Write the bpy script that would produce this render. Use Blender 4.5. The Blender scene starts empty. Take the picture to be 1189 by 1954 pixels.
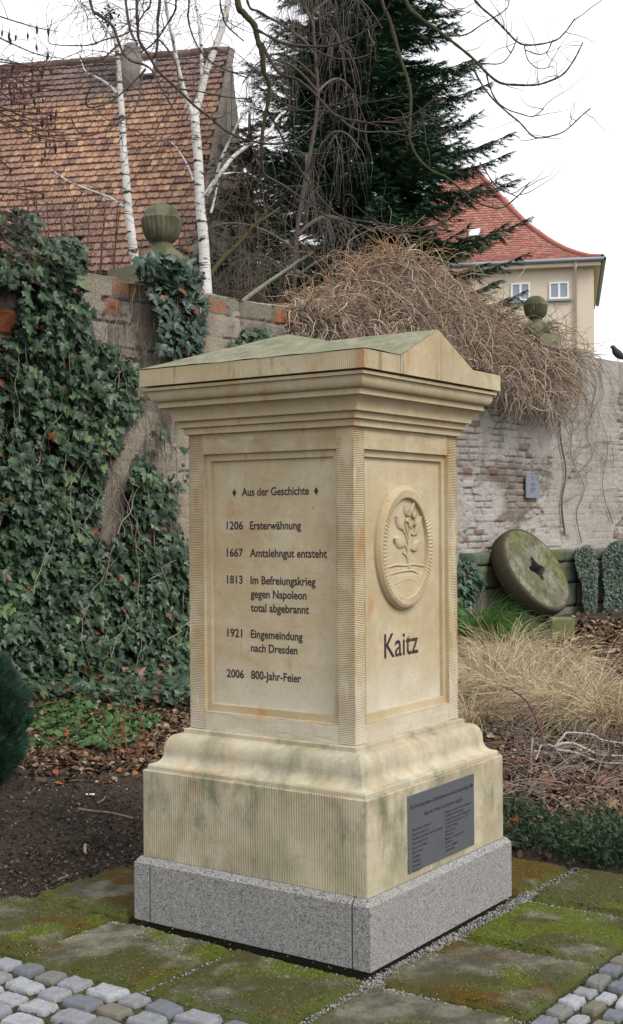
import bpy, math, random
import numpy as np
from mathutils import Vector, Matrix

# ------------------------------------------------------------------ camera, light, exposure
SC = bpy.context.scene
COL = SC.collection
CAM = np.array([3.03176, -4.44553, 1.6])
FPX = 2438.0
_yaw, _pit, _rol = 2.1802, 0.0076, -0.0069
FW = np.array([math.cos(_yaw)*math.cos(_pit), math.sin(_yaw)*math.cos(_pit), math.sin(_pit)])
_r0 = np.array([math.sin(_yaw), -math.cos(_yaw), 0.0]); _u0 = np.cross(_r0, FW)
RT = _r0*math.cos(_rol) + _u0*math.sin(_rol)
UP = -_r0*math.sin(_rol) + _u0*math.cos(_rol)
cd = bpy.data.cameras.new('camera'); cam = bpy.data.objects.new('camera', cd); COL.objects.link(cam)
m = Matrix.Identity(4)
for i in range(3):
    m[i][0] = RT[i]; m[i][1] = UP[i]; m[i][2] = -FW[i]; m[i][3] = CAM[i]
cam.matrix_world = m
cd.sensor_fit = 'VERTICAL'; cd.sensor_height = 24.0; cd.lens = 24.0*FPX/1954.0
cd.clip_start = 0.05; cd.clip_end = 2000
SC.camera = cam

SUN_EL, SUN_AZ = math.radians(46), math.radians(102)      # azimuth clockwise from +Y
sd = np.array([math.sin(SUN_AZ)*math.cos(SUN_EL), math.cos(SUN_AZ)*math.cos(SUN_EL), math.sin(SUN_EL)])
W = bpy.data.worlds.new('World'); SC.world = W; W.use_nodes = True
nt = W.node_tree; nt.nodes.clear()
sky = nt.nodes.new('ShaderNodeTexSky'); sky.sky_type = 'NISHITA'; sky.sun_disc = False
sky.sun_elevation = SUN_EL; sky.sun_rotation = SUN_AZ; sky.air_density = 1.0; sky.dust_density = 4.0; sky.ozone_density = 1.0
hs = nt.nodes.new('ShaderNodeHueSaturation'); hs.inputs['Saturation'].default_value = 0.16   # overcast: nearly colourless
bg = nt.nodes.new('ShaderNodeBackground'); bg.inputs['Strength'].default_value = 0.11
wo = nt.nodes.new('ShaderNodeOutputWorld')
cl = nt.nodes.new('ShaderNodeMix'); cl.data_type = 'RGBA'; cl.inputs[0].default_value = 0.72       # closed cloud cover over the clear sky
cl.inputs[7].default_value = (8.6, 8.75, 9.1, 1)
nt.links.new(sky.outputs[0], hs.inputs['Color']); nt.links.new(hs.outputs[0], cl.inputs[6]); nt.links.new(cl.outputs[2], bg.inputs['Color']); nt.links.new(bg.outputs[0], wo.inputs[0])
sl = bpy.data.lights.new('sun', 'SUN'); sl.energy = 1.5; sl.angle = math.radians(24); sl.color = (1.0, 0.95, 0.88)
so = bpy.data.objects.new('sun', sl); COL.objects.link(so)
so.rotation_euler = Vector(sd).to_track_quat('Z', 'Y').to_euler()
SC.view_settings.view_transform = 'Standard'; SC.view_settings.look = 'None'
SC.view_settings.exposure = 0.70; SC.view_settings.gamma = 1.0

# ------------------------------------------------------------------ helpers
rng = np.random.default_rng(7); random.seed(7)

def ray(px, py): return FW + RT*(px-594.5)/FPX - UP*(py-977.0)/FPX
def at(px, py, D): return CAM + ray(px, py)*D
def onz(px, py, z=0.0):
    d = ray(px, py); return CAM + d*((z-CAM[2])/d[2])
def onplane(px, py, p0, n):
    d = ray(px, py); return CAM + d*(((p0-CAM)@n)/(d@n))
def project(P):
    d = np.asarray(P) - CAM; w = d@FW
    return np.stack([594.5 + FPX*(d@RT)/w, 977.0 - FPX*(d@UP)/w], -1)

def _h(ix, iy, seed):
    n = (ix.astype(np.int64)*374761393 + iy.astype(np.int64)*668265263 + seed*1442695041) & 0x7fffffff
    n = ((n ^ (n >> 13))*1274126177) & 0x7fffffff
    n = n ^ (n >> 16)
    return (n & 0xffff)/65535.0
def vn(x, y, seed=0):
    x = np.asarray(x, float); y = np.asarray(y, float)
    ix = np.floor(x); iy = np.floor(y); fx = x-ix; fy = y-iy
    fx = fx*fx*(3-2*fx); fy = fy*fy*(3-2*fy)
    a = _h(ix, iy, seed); b = _h(ix+1, iy, seed); c = _h(ix, iy+1, seed); d = _h(ix+1, iy+1, seed)
    return (a*(1-fx)+b*fx)*(1-fy) + (c*(1-fx)+d*fx)*fy
def fbm(x, y, seed=0, o=4):
    t = 0; a = 0.5; s = 0
    for i in range(o):
        t = t + a*vn(x*2**i, y*2**i, seed+i*17); s += a; a *= 0.5
    return t/s
def sstep(a, b, x):
    t = np.clip((np.asarray(x, float)-a)/(b-a), 0, 1); return t*t*(3-2*t)
def mixc(a, b, t):
    t = np.asarray(t)[..., None]; return np.asarray(a)*(1-t) + np.asarray(b)*t

def link(o, parent=None):
    COL.objects.link(o)
    if parent is not None: o.parent = parent
    return o
def build(name, V, F, mat, parent=None, col=None, smooth=True, midx=None):
    """V (n,3); F = (m,k) array or list of such arrays; one mesh object, world coordinates minus the parent's location"""
    V = np.asarray(V, float).reshape(-1, 3)
    if parent is not None: V = V - np.array(parent_loc(parent))
    Fs = F if isinstance(F, list) else [F]
    Fs = [np.asarray(f, np.int32) for f in Fs if len(f)]
    me = bpy.data.meshes.new(name)
    me.vertices.add(len(V)); me.vertices.foreach_set('co', V.astype(np.float32).ravel())
    loops = np.concatenate([f.ravel() for f in Fs]); tot = np.concatenate([np.full(len(f), f.shape[1], np.int32) for f in Fs])
    me.loops.add(len(loops)); me.loops.foreach_set('vertex_index', loops)
    me.polygons.add(len(tot)); st = np.concatenate([[0], np.cumsum(tot)[:-1]]).astype(np.int32)
    me.polygons.foreach_set('loop_start', st); me.polygons.foreach_set('loop_total', tot)
    me.polygons.foreach_set('use_smooth', np.full(len(tot), smooth, bool))
    mats = mat if isinstance(mat, (list, tuple)) else [mat]
    for mm in mats: me.materials.append(mm)
    if midx is not None: me.polygons.foreach_set('material_index', np.asarray(midx, np.int32))
    me.update(calc_edges=True); me.validate()
    if col is not None:
        c = np.asarray(col, float)
        if c.ndim == 1: c = np.tile(c, (len(V), 1))
        if c.shape[1] == 3: c = np.hstack([c, np.ones((len(c), 1))])
        a = me.color_attributes.new('col', 'FLOAT_COLOR', 'POINT'); a.data.foreach_set('color', c.astype(np.float32).ravel())
    return link(bpy.data.objects.new(name, me), parent)
_LOC = {}
def parent_loc(o):
    p = np.zeros(3)
    while o is not None:
        p = p + np.array(_LOC.get(o.name, (0, 0, 0))); o = o.parent
    return p
def thing(name, label, cat, loc=(0, 0, 0), group=None):
    o = bpy.data.objects.new(name, None); COL.objects.link(o); o.location = tuple(float(v) for v in loc)
    o.empty_display_size = 0.1
    _LOC[o.name] = tuple(float(v) for v in loc); o['label'] = label; o['category'] = cat
    if group: o['group'] = group
    return o
def tag(o, label=None, cat=None, group=None, kind=None):
    if label: o['label'] = label
    if cat: o['category'] = cat
    if group: o['group'] = group
    if kind: o['kind'] = kind
    return o

class MB:
    def __init__(s): s.V = []; s.T = []; s.Q = []; s.C = []; s.n = 0
    def add(s, V, F, c=None):
        V = np.asarray(V, float).reshape(-1, 3); F = np.asarray(F, np.int32)
        if len(F) == 0: return s
        (s.T if F.shape[1] == 3 else s.Q).append(F + s.n); s.V.append(V); s.n += len(V)
        if c is not None:
            c = np.asarray(c, float); s.C.append(np.tile(c, (len(V), 1)) if c.ndim == 1 else c)
        return s
    def box(s, lo, hi, c=None):
        x0, y0, z0 = lo; x1, y1, z1 = hi
        return s.add([(x0,y0,z0),(x1,y0,z0),(x1,y1,z0),(x0,y1,z0),(x0,y0,z1),(x1,y0,z1),(x1,y1,z1),(x0,y1,z1)],
                     [(0,3,2,1),(4,5,6,7),(0,1,5,4),(1,2,6,5),(2,3,7,6),(3,0,4,7)], c)
    def obox(s, o, a, b, c_, col=None):
        o, a, b, c_ = map(np.asarray, (o, a, b, c_))
        return s.add([o, o+a, o+a+b, o+b, o+c_, o+a+c_, o+a+b+c_, o+b+c_],
                     [(0,3,2,1),(4,5,6,7),(0,1,5,4),(1,2,6,5),(2,3,7,6),(3,0,4,7)], col)
    def out(s, name, mat, parent=None, smooth=True):
        Fs = []
        if s.T: Fs.append(np.concatenate(s.T))
        if s.Q: Fs.append(np.concatenate(s.Q))
        return build(name, np.concatenate(s.V), Fs, mat, parent, np.concatenate(s.C) if s.C else None, smooth)

def tubes(P, R, k=4):
    """P (M,N,3) strands, R (M,N) radii -> V, F"""
    P = np.asarray(P, float); M, N, _ = P.shape
    T = np.gradient(P, axis=1); T /= np.linalg.norm(T, axis=2, keepdims=True)+1e-9
    ref = np.zeros_like(T); ref[..., 2] = 1
    near = np.abs(T[..., 2]) > 0.95
    A = np.cross(T, ref); B0 = np.cross(T, np.array([1.0, 0.3, 0])); A[near] = B0[near]
    for i in range(1, N):                         # keep frames from flipping
        fl = (A[:, i]*A[:, i-1]).sum(1) < 0; A[fl, i] *= -1
    A /= np.linalg.norm(A, axis=2, keepdims=True)+1e-9
    B = np.cross(T, A)
    th = np.linspace(0, 2*np.pi, k, endpoint=False)
    V = P[:, :, None] + R[:, :, None, None]*(A[:, :, None]*np.cos(th)[None, None, :, None] + B[:, :, None]*np.sin(th)[None, None, :, None])
    idx = np.arange(M*N*k).reshape(M, N, k)
    a = idx[:, :-1]; b = idx[:, 1:]
    F = np.stack([a, np.roll(a, -1, 2), np.roll(b, -1, 2), b], -1).reshape(-1, 4)
    return V.reshape(-1, 3), F
def catmull(P, n=6):
    P = np.asarray(P, float); Q = np.vstack([2*P[0]-P[1], P, 2*P[-1]-P[-2]]); out = []
    for i in range(1, len(Q)-2):
        t = np.linspace(0, 1, n, endpoint=False)[:, None]
        a, b, c, d = Q[i-1], Q[i], Q[i+1], Q[i+2]
        out.append(0.5*((2*b)+(c-a)*t+(2*a-5*b+4*c-d)*t*t+(3*b-a-3*c+d)*t**3))
    out.append(P[-1:]); return np.vstack(out)
def limb(mb, P, r0, r1, k=6, n=6, c=None, wob=0.0):
    P = catmull(P, n); t = np.linspace(0, 1, len(P)); R = r0 + (r1-r0)*t
    if wob: R = R*(1+wob*(rng.random(len(R))-0.5))
    V, F = tubes(P[None], R[None], k)
    if c is not None: c = np.asarray(c)
    mb.add(V, F, c); return P
def lathe(mb, prof, cx, cy, n=24, c=None, squash=None):
    prof = np.asarray(prof, float); th = np.linspace(0, 2*np.pi, n, endpoint=False)
    V = np.stack([cx+prof[:, :1]*np.cos(th), cy+prof[:, :1]*np.sin(th), np.repeat(prof[:, 1:2], n, 1)], -1)
    idx = np.arange(len(prof)*n).reshape(len(prof), n); a = idx[:-1]; b = idx[1:]
    F = np.stack([a, np.roll(a, -1, 1), np.roll(b, -1, 1), b], -1).reshape(-1, 4)
    mb.add(V.reshape(-1, 3), F, c); return V
def scatter(tmplV, tmplF, pos, X, Y, Z, size, cols=None):
    """copies of a template with frames X,Y,Z (n,3) and size (n,)"""
    n = len(pos); k = len(tmplV); size = np.asarray(size, float).reshape(n, 1, 1)
    V = pos[:, None] + size*(tmplV[None, :, 0:1]*X[:, None] + tmplV[None, :, 1:2]*Y[:, None] + tmplV[None, :, 2:3]*Z[:, None])
    F = (tmplF[None] + (np.arange(n)*k)[:, None, None]).reshape(-1, tmplF.shape[1])
    C = None if cols is None else np.repeat(cols, k, 0)
    return V.reshape(-1, 3), F, C
def unit(v): return v/(np.linalg.norm(v, axis=-1, keepdims=True)+1e-9)
def frames(nrm, updir):
    """Z = nrm, Y = updir made orthogonal, X = Y x Z"""
    Z = unit(nrm); Y = unit(updir - (updir*Z).sum(-1, keepdims=True)*Z); X = np.cross(Y, Z); return X, Y, Z

# ------------------------------------------------------------------ materials
class N:
    """tiny node-tree writer"""
    def __init__(s, name):
        s.m = bpy.data.materials.new(name); s.m.use_nodes = True; s.t = s.m.node_tree
        s.b = s.t.nodes['Principled BSDF']
    def n(s, typ, **kw):
        nd = s.t.nodes.new(typ)
        for k, v in kw.items():
            if k.startswith('_'): setattr(nd, k[1:], v)
            else: s.set(nd.inputs[k.replace('__', ' ')], v)
        return nd
    def set(s, sock, v):
        if hasattr(v, 'is_output'): s.t.links.new(v, sock)
        else:
            if isinstance(v, (tuple, list)) and len(v) == 3 and sock.type == 'RGBA': v = (*v, 1)
            sock.default_value = v
    def coord(s, scale=(1, 1, 1), geo=True):
        if geo: o = s.n('ShaderNodeNewGeometry').outputs['Position']
        else: o = s.n('ShaderNodeTexCoord').outputs['Object']
        mp = s.n('ShaderNodeMapping', Vector=o, Scale=scale); return mp.outputs[0]
    def noise(s, scale, detail=4, rough=0.55, co=None, dist=0.0):
        nd = s.n('ShaderNodeTexNoise', Scale=scale, Detail=detail, Roughness=rough, Distortion=dist)
        if co is not None: s.set(nd.inputs['Vector'], co)
        else: s.set(nd.inputs['Vector'], s.coord())
        return nd.outputs['Fac']
    def ramp(s, fac, a, b, ca=(0, 0, 0), cb=(1, 1, 1)):
        r = s.n('ShaderNodeValToRGB', Fac=fac); e = r.color_ramp.elements
        e[0].position = a; e[1].position = b; e[0].color = (*ca, 1); e[1].color = (*cb, 1); return r.outputs[0]
    def mix(s, fac, a, b, mode='MIX'):
        x = s.n('ShaderNodeMix', _data_type='RGBA', _blend_type=mode); s.set(x.inputs[0], fac); s.set(x.inputs[6], a); s.set(x.inputs[7], b); return x.outputs[2]
    def math(s, op, a, b=0.0):
        x = s.n('ShaderNodeMath', _operation=op); s.set(x.inputs[0], a); s.set(x.inputs[1], b); return x.outputs[0]
    def attr(s): return s.n('ShaderNodeAttribute', _attribute_name='col').outputs['Color']
    def bump(s, h, strength=0.3, dist=0.01, prev=None):
        b = s.n('ShaderNodeBump', Strength=strength, Distance=dist, Height=h)
        if prev is not None: s.set(b.inputs['Normal'], prev)
        return b.outputs[0]
    def done(s, color, rough=0.9, normal=None, spec=0.3, metal=0.0, **kw):
        s.set(s.b.inputs['Base Color'], color); s.set(s.b.inputs['Roughness'], rough)
        s.set(s.b.inputs['Specular IOR Level'], spec); s.set(s.b.inputs['Metallic'], metal)
        if normal is not None: s.set(s.b.inputs['Normal'], normal)
        for k, v in kw.items(): s.set(s.b.inputs[k], v)
        return s.m

def mat_attr(name, rough=0.85, var=0.25, scale=30, spec=0.25, bump=0.0, trans=0.0):
    s = N(name); c = s.attr()
    f = s.noise(scale, 3)
    lo = s.math('ADD', s.math('MULTIPLY', f, 2*var), 1-var)
    c = s.mix(1.0, c, lo, 'MULTIPLY')
    nb = s.bump(f, bump, 0.004) if bump else None
    mm = s.done(c, rough, nb, spec)
    if trans:
        s.set(s.b.inputs['Subsurface Weight'], 0.0)
        tr = s.n('ShaderNodeBsdfTranslucent', Color=c); ad = s.n('ShaderNodeMixShader'); s.set(ad.inputs[0], trans)
        s.t.links.new(s.b.outputs[0], ad.inputs[1]); s.t.links.new(tr.outputs[0], ad.inputs[2])
        s.t.links.new(ad.outputs[0], s.t.nodes['Material Output'].inputs[0])
    return mm

def mat_sandstone(name, tool=None, bloom=0.0, pitch=0.0066, depth=0.35, algae=0.0, pale=0.3, rust=0.62, dirt=0.0, ca=(0.405, 0.322, 0.195), cb=(0.485, 0.41, 0.275)):
    s = N(name)
    big = s.noise(3.1, 3, 0.5); mid = s.noise(9.0, 5, 0.6); fine = s.noise(170, 4, 0.7)
    streak = s.noise(1.0, 4, 0.6, s.coord((22, 22, 2.4)))
    bed = s.noise(1.0, 3, 0.55, s.coord((4, 4, 26)))
    c = s.mix(s.ramp(big, 0.35, 0.68), ca, cb)
    c = s.mix(s.math('MULTIPLY', s.ramp(mid, 0.45, 0.75), pale), c, (0.60, 0.555, 0.45))
    c = s.mix(s.math('MULTIPLY', s.ramp(bed, 0.5, 0.75), 0.3), c, (0.42, 0.28, 0.12))
    c = s.mix(s.math('MULTIPLY', s.ramp(streak, 0.52, 0.75), 0.35), c, (0.40, 0.29, 0.15))
    r = s.noise(7.5, 4, 0.6, s.coord((1.4, 1.4, 0.6)))
    c = s.mix(s.math('MULTIPLY', s.ramp(r, rust, rust+0.1), 0.6), c, (0.42, 0.20, 0.07))
    sp = s.noise(42, 2, 0.5)
    c = s.mix(s.math('MULTIPLY', s.ramp(sp, 0.68, 0.76), 0.45), c, (0.30, 0.18, 0.09))
    if bloom:                                            # whitish lime bloom along the foot of the panels
        zc = s.n('ShaderNodeSeparateXYZ', Vector=s.n('ShaderNodeNewGeometry').outputs['Position']).outputs[2]
        e = s.math('ADD', s.math('SUBTRACT', zc, 0.7), s.math('MULTIPLY', s.noise(6, 4), 0.45))
        c = s.mix(s.math('MULTIPLY', s.ramp(e, 0.32, 0.58, (1, 1, 1), (0, 0, 0)), bloom), c, (0.60, 0.57, 0.49))
    if algae:
        al = s.noise(2.6, 9, 0.70, s.coord((2.0, 2.0, 1.15)))
        al2 = s.math('MULTIPLY', s.math('MULTIPLY', s.ramp(al, 0.44, 0.60), s.ramp(streak, 0.3, 0.6, (0.45, 0.45, 0.45), (1, 1, 1))), algae)
        c = s.mix(al2, c, (0.175, 0.178, 0.112))
        al3 = s.noise(2.1, 4, 0.55)
        c = s.mix(s.math('MULTIPLY', s.ramp(al3, 0.5, 0.68), algae*0.8), c, (0.50, 0.45, 0.30))
    if dirt:
        dk = s.noise(1.0, 5, 0.65, s.coord((13, 13, 1.1)))
        c = s.mix(s.math('MULTIPLY', s.ramp(dk, 0.56, 0.70), dirt), c, (0.075, 0.078, 0.045))
    pit = s.noise(58, 3, 0.6); c = s.mix(s.math('MULTIPLY', s.ramp(pit, 0.58, 0.72), 0.32), c, s.mix(1.0, c, (0.55, 0.50, 0.42), 'MULTIPLY'))
    c = s.mix(s.math('MULTIPLY', fine, 0.35), c, s.mix(1.0, c, (0.62, 0.6, 0.58), 'MULTIPLY'))
    nb = s.bump(fine, 0.5, 0.004)
    nb = s.bump(mid, 0.3, 0.008, nb)
    if tool == 'v':
        g = s.n('ShaderNodeNewGeometry').outputs['Position']
        sx = s.n('ShaderNodeSeparateXYZ', Vector=g)
        u = s.math('ADD', s.math('ADD', sx.outputs[0], sx.outputs[1]), s.math('MULTIPLY', s.noise(6, 2), 0.006))
        wv = s.math('SINE', s.math('MULTIPLY', u, 2*math.pi/pitch))
        amp = s.ramp(s.noise(4, 3), 0.38, 0.6)
        nb = s.bump(s.math('MULTIPLY', wv, amp), depth, 0.0035, nb)
        c = s.mix(s.math('MULTIPLY', s.math('MULTIPLY', s.ramp(wv, 0.0, 0.9, (1, 1, 1), (0, 0, 0)), amp), 0.14), c, (0.25, 0.19, 0.10))
    return s.done(c, 0.92, nb, 0.2)

M = {}
M['stone'] = mat_sandstone('sandstone')
M['stone_rib'] = mat_sandstone('sandstone_ribbed', pale=0.5, bloom=0.5)
M['stone_panel'] = mat_sandstone('sandstone_panel', pale=0.45, rust=0.62, bloom=0.75)
M['stone_slab'] = mat_sandstone('sandstone_tooled_slab', 'v', pitch=0.0085, depth=0.4, rust=0.6, dirt=0.7)
M['stone_base'] = mat_sandstone('sandstone_tooled_base', 'v', pitch=0.0115, depth=0.7, algae=1.0, rust=0.62, ca=(0.40, 0.345, 0.235), cb=(0.47, 0.42, 0.31), pale=0.5)
M['stone_mould'] = mat_sandstone('sandstone_moulding', None, algae=0.65, pale=0.7, rust=0.66, ca=(0.40, 0.35, 0.245), cb=(0.46, 0.42, 0.32))
def _roof():
    s = N('lichen_roof_stone'); a = s.noise(14, 5, 0.65); f = s.noise(140, 4, 0.7); b = s.noise(3, 3)
    c = s.mix(s.ramp(a, 0.35, 0.7), (0.17, 0.175, 0.115), (0.32, 0.305, 0.215))
    c = s.mix(s.math('MULTIPLY', s.ramp(b, 0.5, 0.7), 0.5), c, (0.25, 0.27, 0.17))
    c = s.mix(s.ramp(f, 0.3, 0.7), s.mix(1.0, c, (0.6, 0.6, 0.6), 'MULTIPLY'), c)
    return s.done(c, 0.95, s.bump(f, 0.5, 0.004), 0.15)
M['stone_roof'] = _roof()
def _granite():
    s = N('granite'); co = s.coord((210, 210, 210))
    v = s.n('ShaderNodeTexVoronoi', Vector=co, Scale=1.0); k = s.n('ShaderNodeSeparateColor', Color=v.outputs['Color']).outputs[0]
    v2 = s.n('ShaderNodeTexVoronoi', Vector=s.coord((140, 140, 140)), Scale=1.0); k2 = s.n('ShaderNodeSeparateColor', Color=v2.outputs['Color']).outputs[1]
    c = s.mix(s.ramp(k, 0.2, 0.9), (0.145, 0.145, 0.142), (0.32, 0.318, 0.312))
    c = s.mix(s.ramp(k2, 0.62, 0.68), c, (0.235, 0.215, 0.20))
    c = s.mix(s.ramp(k, 0.0, 0.24, (1, 1, 1), (0, 0, 0)), c, (0.06, 0.06, 0.065))
    b = s.noise(5, 4); c = s.mix(s.math('MULTIPLY', s.ramp(b, 0.5, 0.75), 0.3), c, (0.22, 0.22, 0.19))
    return s.done(c, 0.7, s.bump(k, 0.25, 0.002), 0.4)
M['granite'] = _granite()
def plain(name, c, rough=0.8, spec=0.3, metal=0.0, var=0.15, scale=20, bump=0.1):
    s = N(name); f = s.noise(scale, 5, 0.6)
    cc = s.mix(1.0, c, s.math('ADD', s.math('MULTIPLY', f, 2*var), 1-var), 'MULTIPLY')
    return s.done(cc, rough, s.bump(f, bump, 0.003), spec, metal)
M['letter'] = plain('dark_letter_paint', (0.030, 0.018, 0.022), 0.6)
M['plaque'] = plain('etched_steel', (0.155, 0.165, 0.185), 0.42, 0.5, 0.55, 0.12, 14, 0.03)
M['plaque_letter'] = plain('etched_letter', (0.03, 0.032, 0.038), 0.6)
M['attr'] = mat_attr('coloured_matte')
M['tile'] = mat_attr('clay_tile', 0.85, 0.35, 9, 0.2, 0.2)
M['bark'] = mat_attr('bark', 0.9, 0.45, 60, 0.2, 0.3)
M['twig'] = mat_attr('twig', 0.85, 0.3, 25, 0.25)
M['leaf'] = mat_attr('ivy_leaf', 0.42, 0.25, 40, 0.45, 0.0, 0.12)
M['softleaf'] = mat_attr('soft_leaf', 0.65, 0.25, 40, 0.3, 0.0, 0.25)
M['softmoss'] = mat_attr('moss_cushion', 0.95, 0.4, 300, 0.1)
M['needle'] = mat_attr('needle', 0.6, 0.3, 6, 0.3)
M['straw'] = mat_attr('straw', 0.6, 0.2, 20, 0.35, 0.0, 0.25)
M['pebble'] = mat_attr('pebble', 0.8, 0.25, 120, 0.3)
M['litter'] = mat_attr('dead_leaf', 0.8, 0.3, 60, 0.2)
def _cobble():
    s = N('cobble_stone'); c = s.attr(); f = s.noise(160, 4, 0.7); b = s.noise(24, 4)
    c = s.mix(1.0, c, s.math('ADD', s.math('MULTIPLY', f, 1.5), 0.25), 'MULTIPLY')
    c = s.mix(s.math('MULTIPLY', s.ramp(b, 0.52, 0.68), 0.5), c, (0.12, 0.115, 0.09))
    return s.done(c, 0.75, s.bump(b, 0.3, 0.006, s.bump(f, 0.5, 0.004)), 0.35)
M['cobble'] = _cobble()
def _slab():
    s = N('mossy_slab'); c = s.attr(); f = s.noise(130, 5, 0.7); mf = s.noise(26, 5, 0.7)
    c = s.mix(1.0, c, s.math('ADD', s.math('MULTIPLY', f, 1.8), 0.1), 'MULTIPLY')
    c = s.mix(s.math('MULTIPLY', s.ramp(mf, 0.5, 0.72), 0.45), c, (0.055, 0.052, 0.022))
    return s.done(c, 0.95, s.bump(mf, 0.8, 0.02, s.bump(f, 0.9, 0.008)), 0.12)
M['slab'] = _slab()
def _soil():
    s = N('soil'); c = s.attr(); f = s.noise(60, 6, 0.75); g = s.noise(9, 4)
    c = s.mix(1.0, c, s.math('ADD', s.math('MULTIPLY', f, 1.5), 0.25), 'MULTIPLY')
    c = s.mix(s.math('MULTIPLY', s.ramp(g, 0.5, 0.7), 0.35), c, (0.055, 0.045, 0.036))
    return s.done(c, 0.97, s.bump(f, 0.9, 0.02), 0.12)
M['soil'] = _soil()
def _wall():
    s = N('old_masonry'); c = s.attr(); f = s.noise(45, 6, 0.72); g = s.noise(6, 5, 0.6)
    c = s.mix(1.0, c, s.math('ADD', s.math('MULTIPLY', f, 1.6), 0.2), 'MULTIPLY')
    c = s.mix(s.math('MULTIPLY', s.ramp(g, 0.5, 0.7), 0.4), c, (0.15, 0.135, 0.115))
    return s.done(c, 0.95, s.bump(f, 0.9, 0.025), 0.12)
M['wall'] = _wall()
def _birch():
    s = N('birch_bark'); co = s.coord((3.5, 3.5, 16)); a = s.noise(1.0, 4, 0.6, co)
    b = s.noise(1.0, 3, 0.6, s.coord((5, 5, 60))); k = s.noise(2.2, 4, 0.6)
    c = s.mix(s.ramp(k, 0.3, 0.7), (0.46, 0.44, 0.41), (0.70, 0.69, 0.66))
    c = s.mix(s.ramp(b, 0.58, 0.66), c, (0.33, 0.30, 0.27))
    c = s.mix(s.ramp(a, 0.585, 0.63), c, (0.035, 0.032, 0.03))
    return s.done(c, 0.75, s.bump(b, 0.2, 0.004), 0.3)
M['birch'] = _birch()
def _plaster():
    s = N('cream_render'); f = s.noise(0.9, 5, 0.6); g = s.noise(25, 4)
    c = s.mix(f, (0.56, 0.48, 0.37), (0.63, 0.55, 0.44)); return s.done(c, 0.9, s.bump(g, 0.1, 0.01), 0.2)
M['plaster'] = _plaster()
M['glass'] = plain('window_glass', (0.24, 0.27, 0.34), 0.12, 0.5, 0.0, 0.2, 3, 0.0)
M['white'] = plain('white_paint', (0.75, 0.75, 0.74), 0.6)
M['zinc'] = plain('zinc_gutter', (0.25, 0.27, 0.29), 0.5, 0.4, 0.5)
M['gable'] = mat_attr('weathered_board', 0.9, 0.45, 5, 0.2, 0.3)
M['moss_stone'] = mat_attr('moss_stone', 0.95, 0.4, 22, 0.15, 0.5)
M['bird'] = mat_attr('feather', 0.6, 0.2, 60)
M['signplate'] = plain('painted_sign', (0.17, 0.19, 0.23), 0.5)
#---PART2---
# ------------------------------------------------------------------ ground
def gz(x, y):
    x = np.asarray(x, float); y = np.asarray(y, float)
    bank = 0.28*sstep(2.2, 9.0, y) + 0.06*sstep(-1.6, -4.0, x)*sstep(8, 2, y)
    pave = sstep(0.16, 0.0, np.maximum(np.maximum(-1.42-x, x-2.6), y-1.16))      # paved court is flat and lower
    bump_ = 0.035*(fbm(x*2.1, y*2.1, 3)-0.5) + 0.03*(fbm(x*7, y*7, 5)-0.5) + 0.022*(fbm(x*21, y*21, 9)-0.5)
    return -0.055*pave + (1-pave)*(0.0 + bank + bump_)
def axis(a, b, fine, far):
    mid = np.arange(a, b+1e-6, fine); k = np.cumsum(fine*1.25**np.arange(1, 40)); k = k[k < far]
    return np.concatenate([a-k[::-1], mid, b+k])
gx = axis(-7.0, 3.0, 0.045, 400); gy = axis(-3.0, 14.5, 0.045, 400)
X, Y = np.meshgrid(gx, gy); Z = gz(X, Y)
n1 = fbm(X*1.6, Y*1.6, 21); n2 = fbm(X*9, Y*9, 31)
cc = mixc((0.040, 0.031, 0.025), (0.062, 0.049, 0.038), sstep(0.35, 0.65, n1))
cc = mixc(cc, (0.085, 0.058, 0.036), 0.6*sstep(2.0, 4.5, Y)*sstep(0.4, 0.6, n2))
far = sstep(30, 60, np.hypot(X, Y)); cc = mixc(cc, (0.09, 0.11, 0.05), far)
idx = np.arange(X.size).reshape(X.shape); a = idx[:-1, :-1]
F = np.stack([a, idx[:-1, 1:], idx[1:, 1:], idx[1:, :-1]], -1).reshape(-1, 4)
tag(build('ground', np.stack([X, Y, Z], -1), F, M['soil'], None, cc.reshape(-1, 3)), kind='structure')

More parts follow.
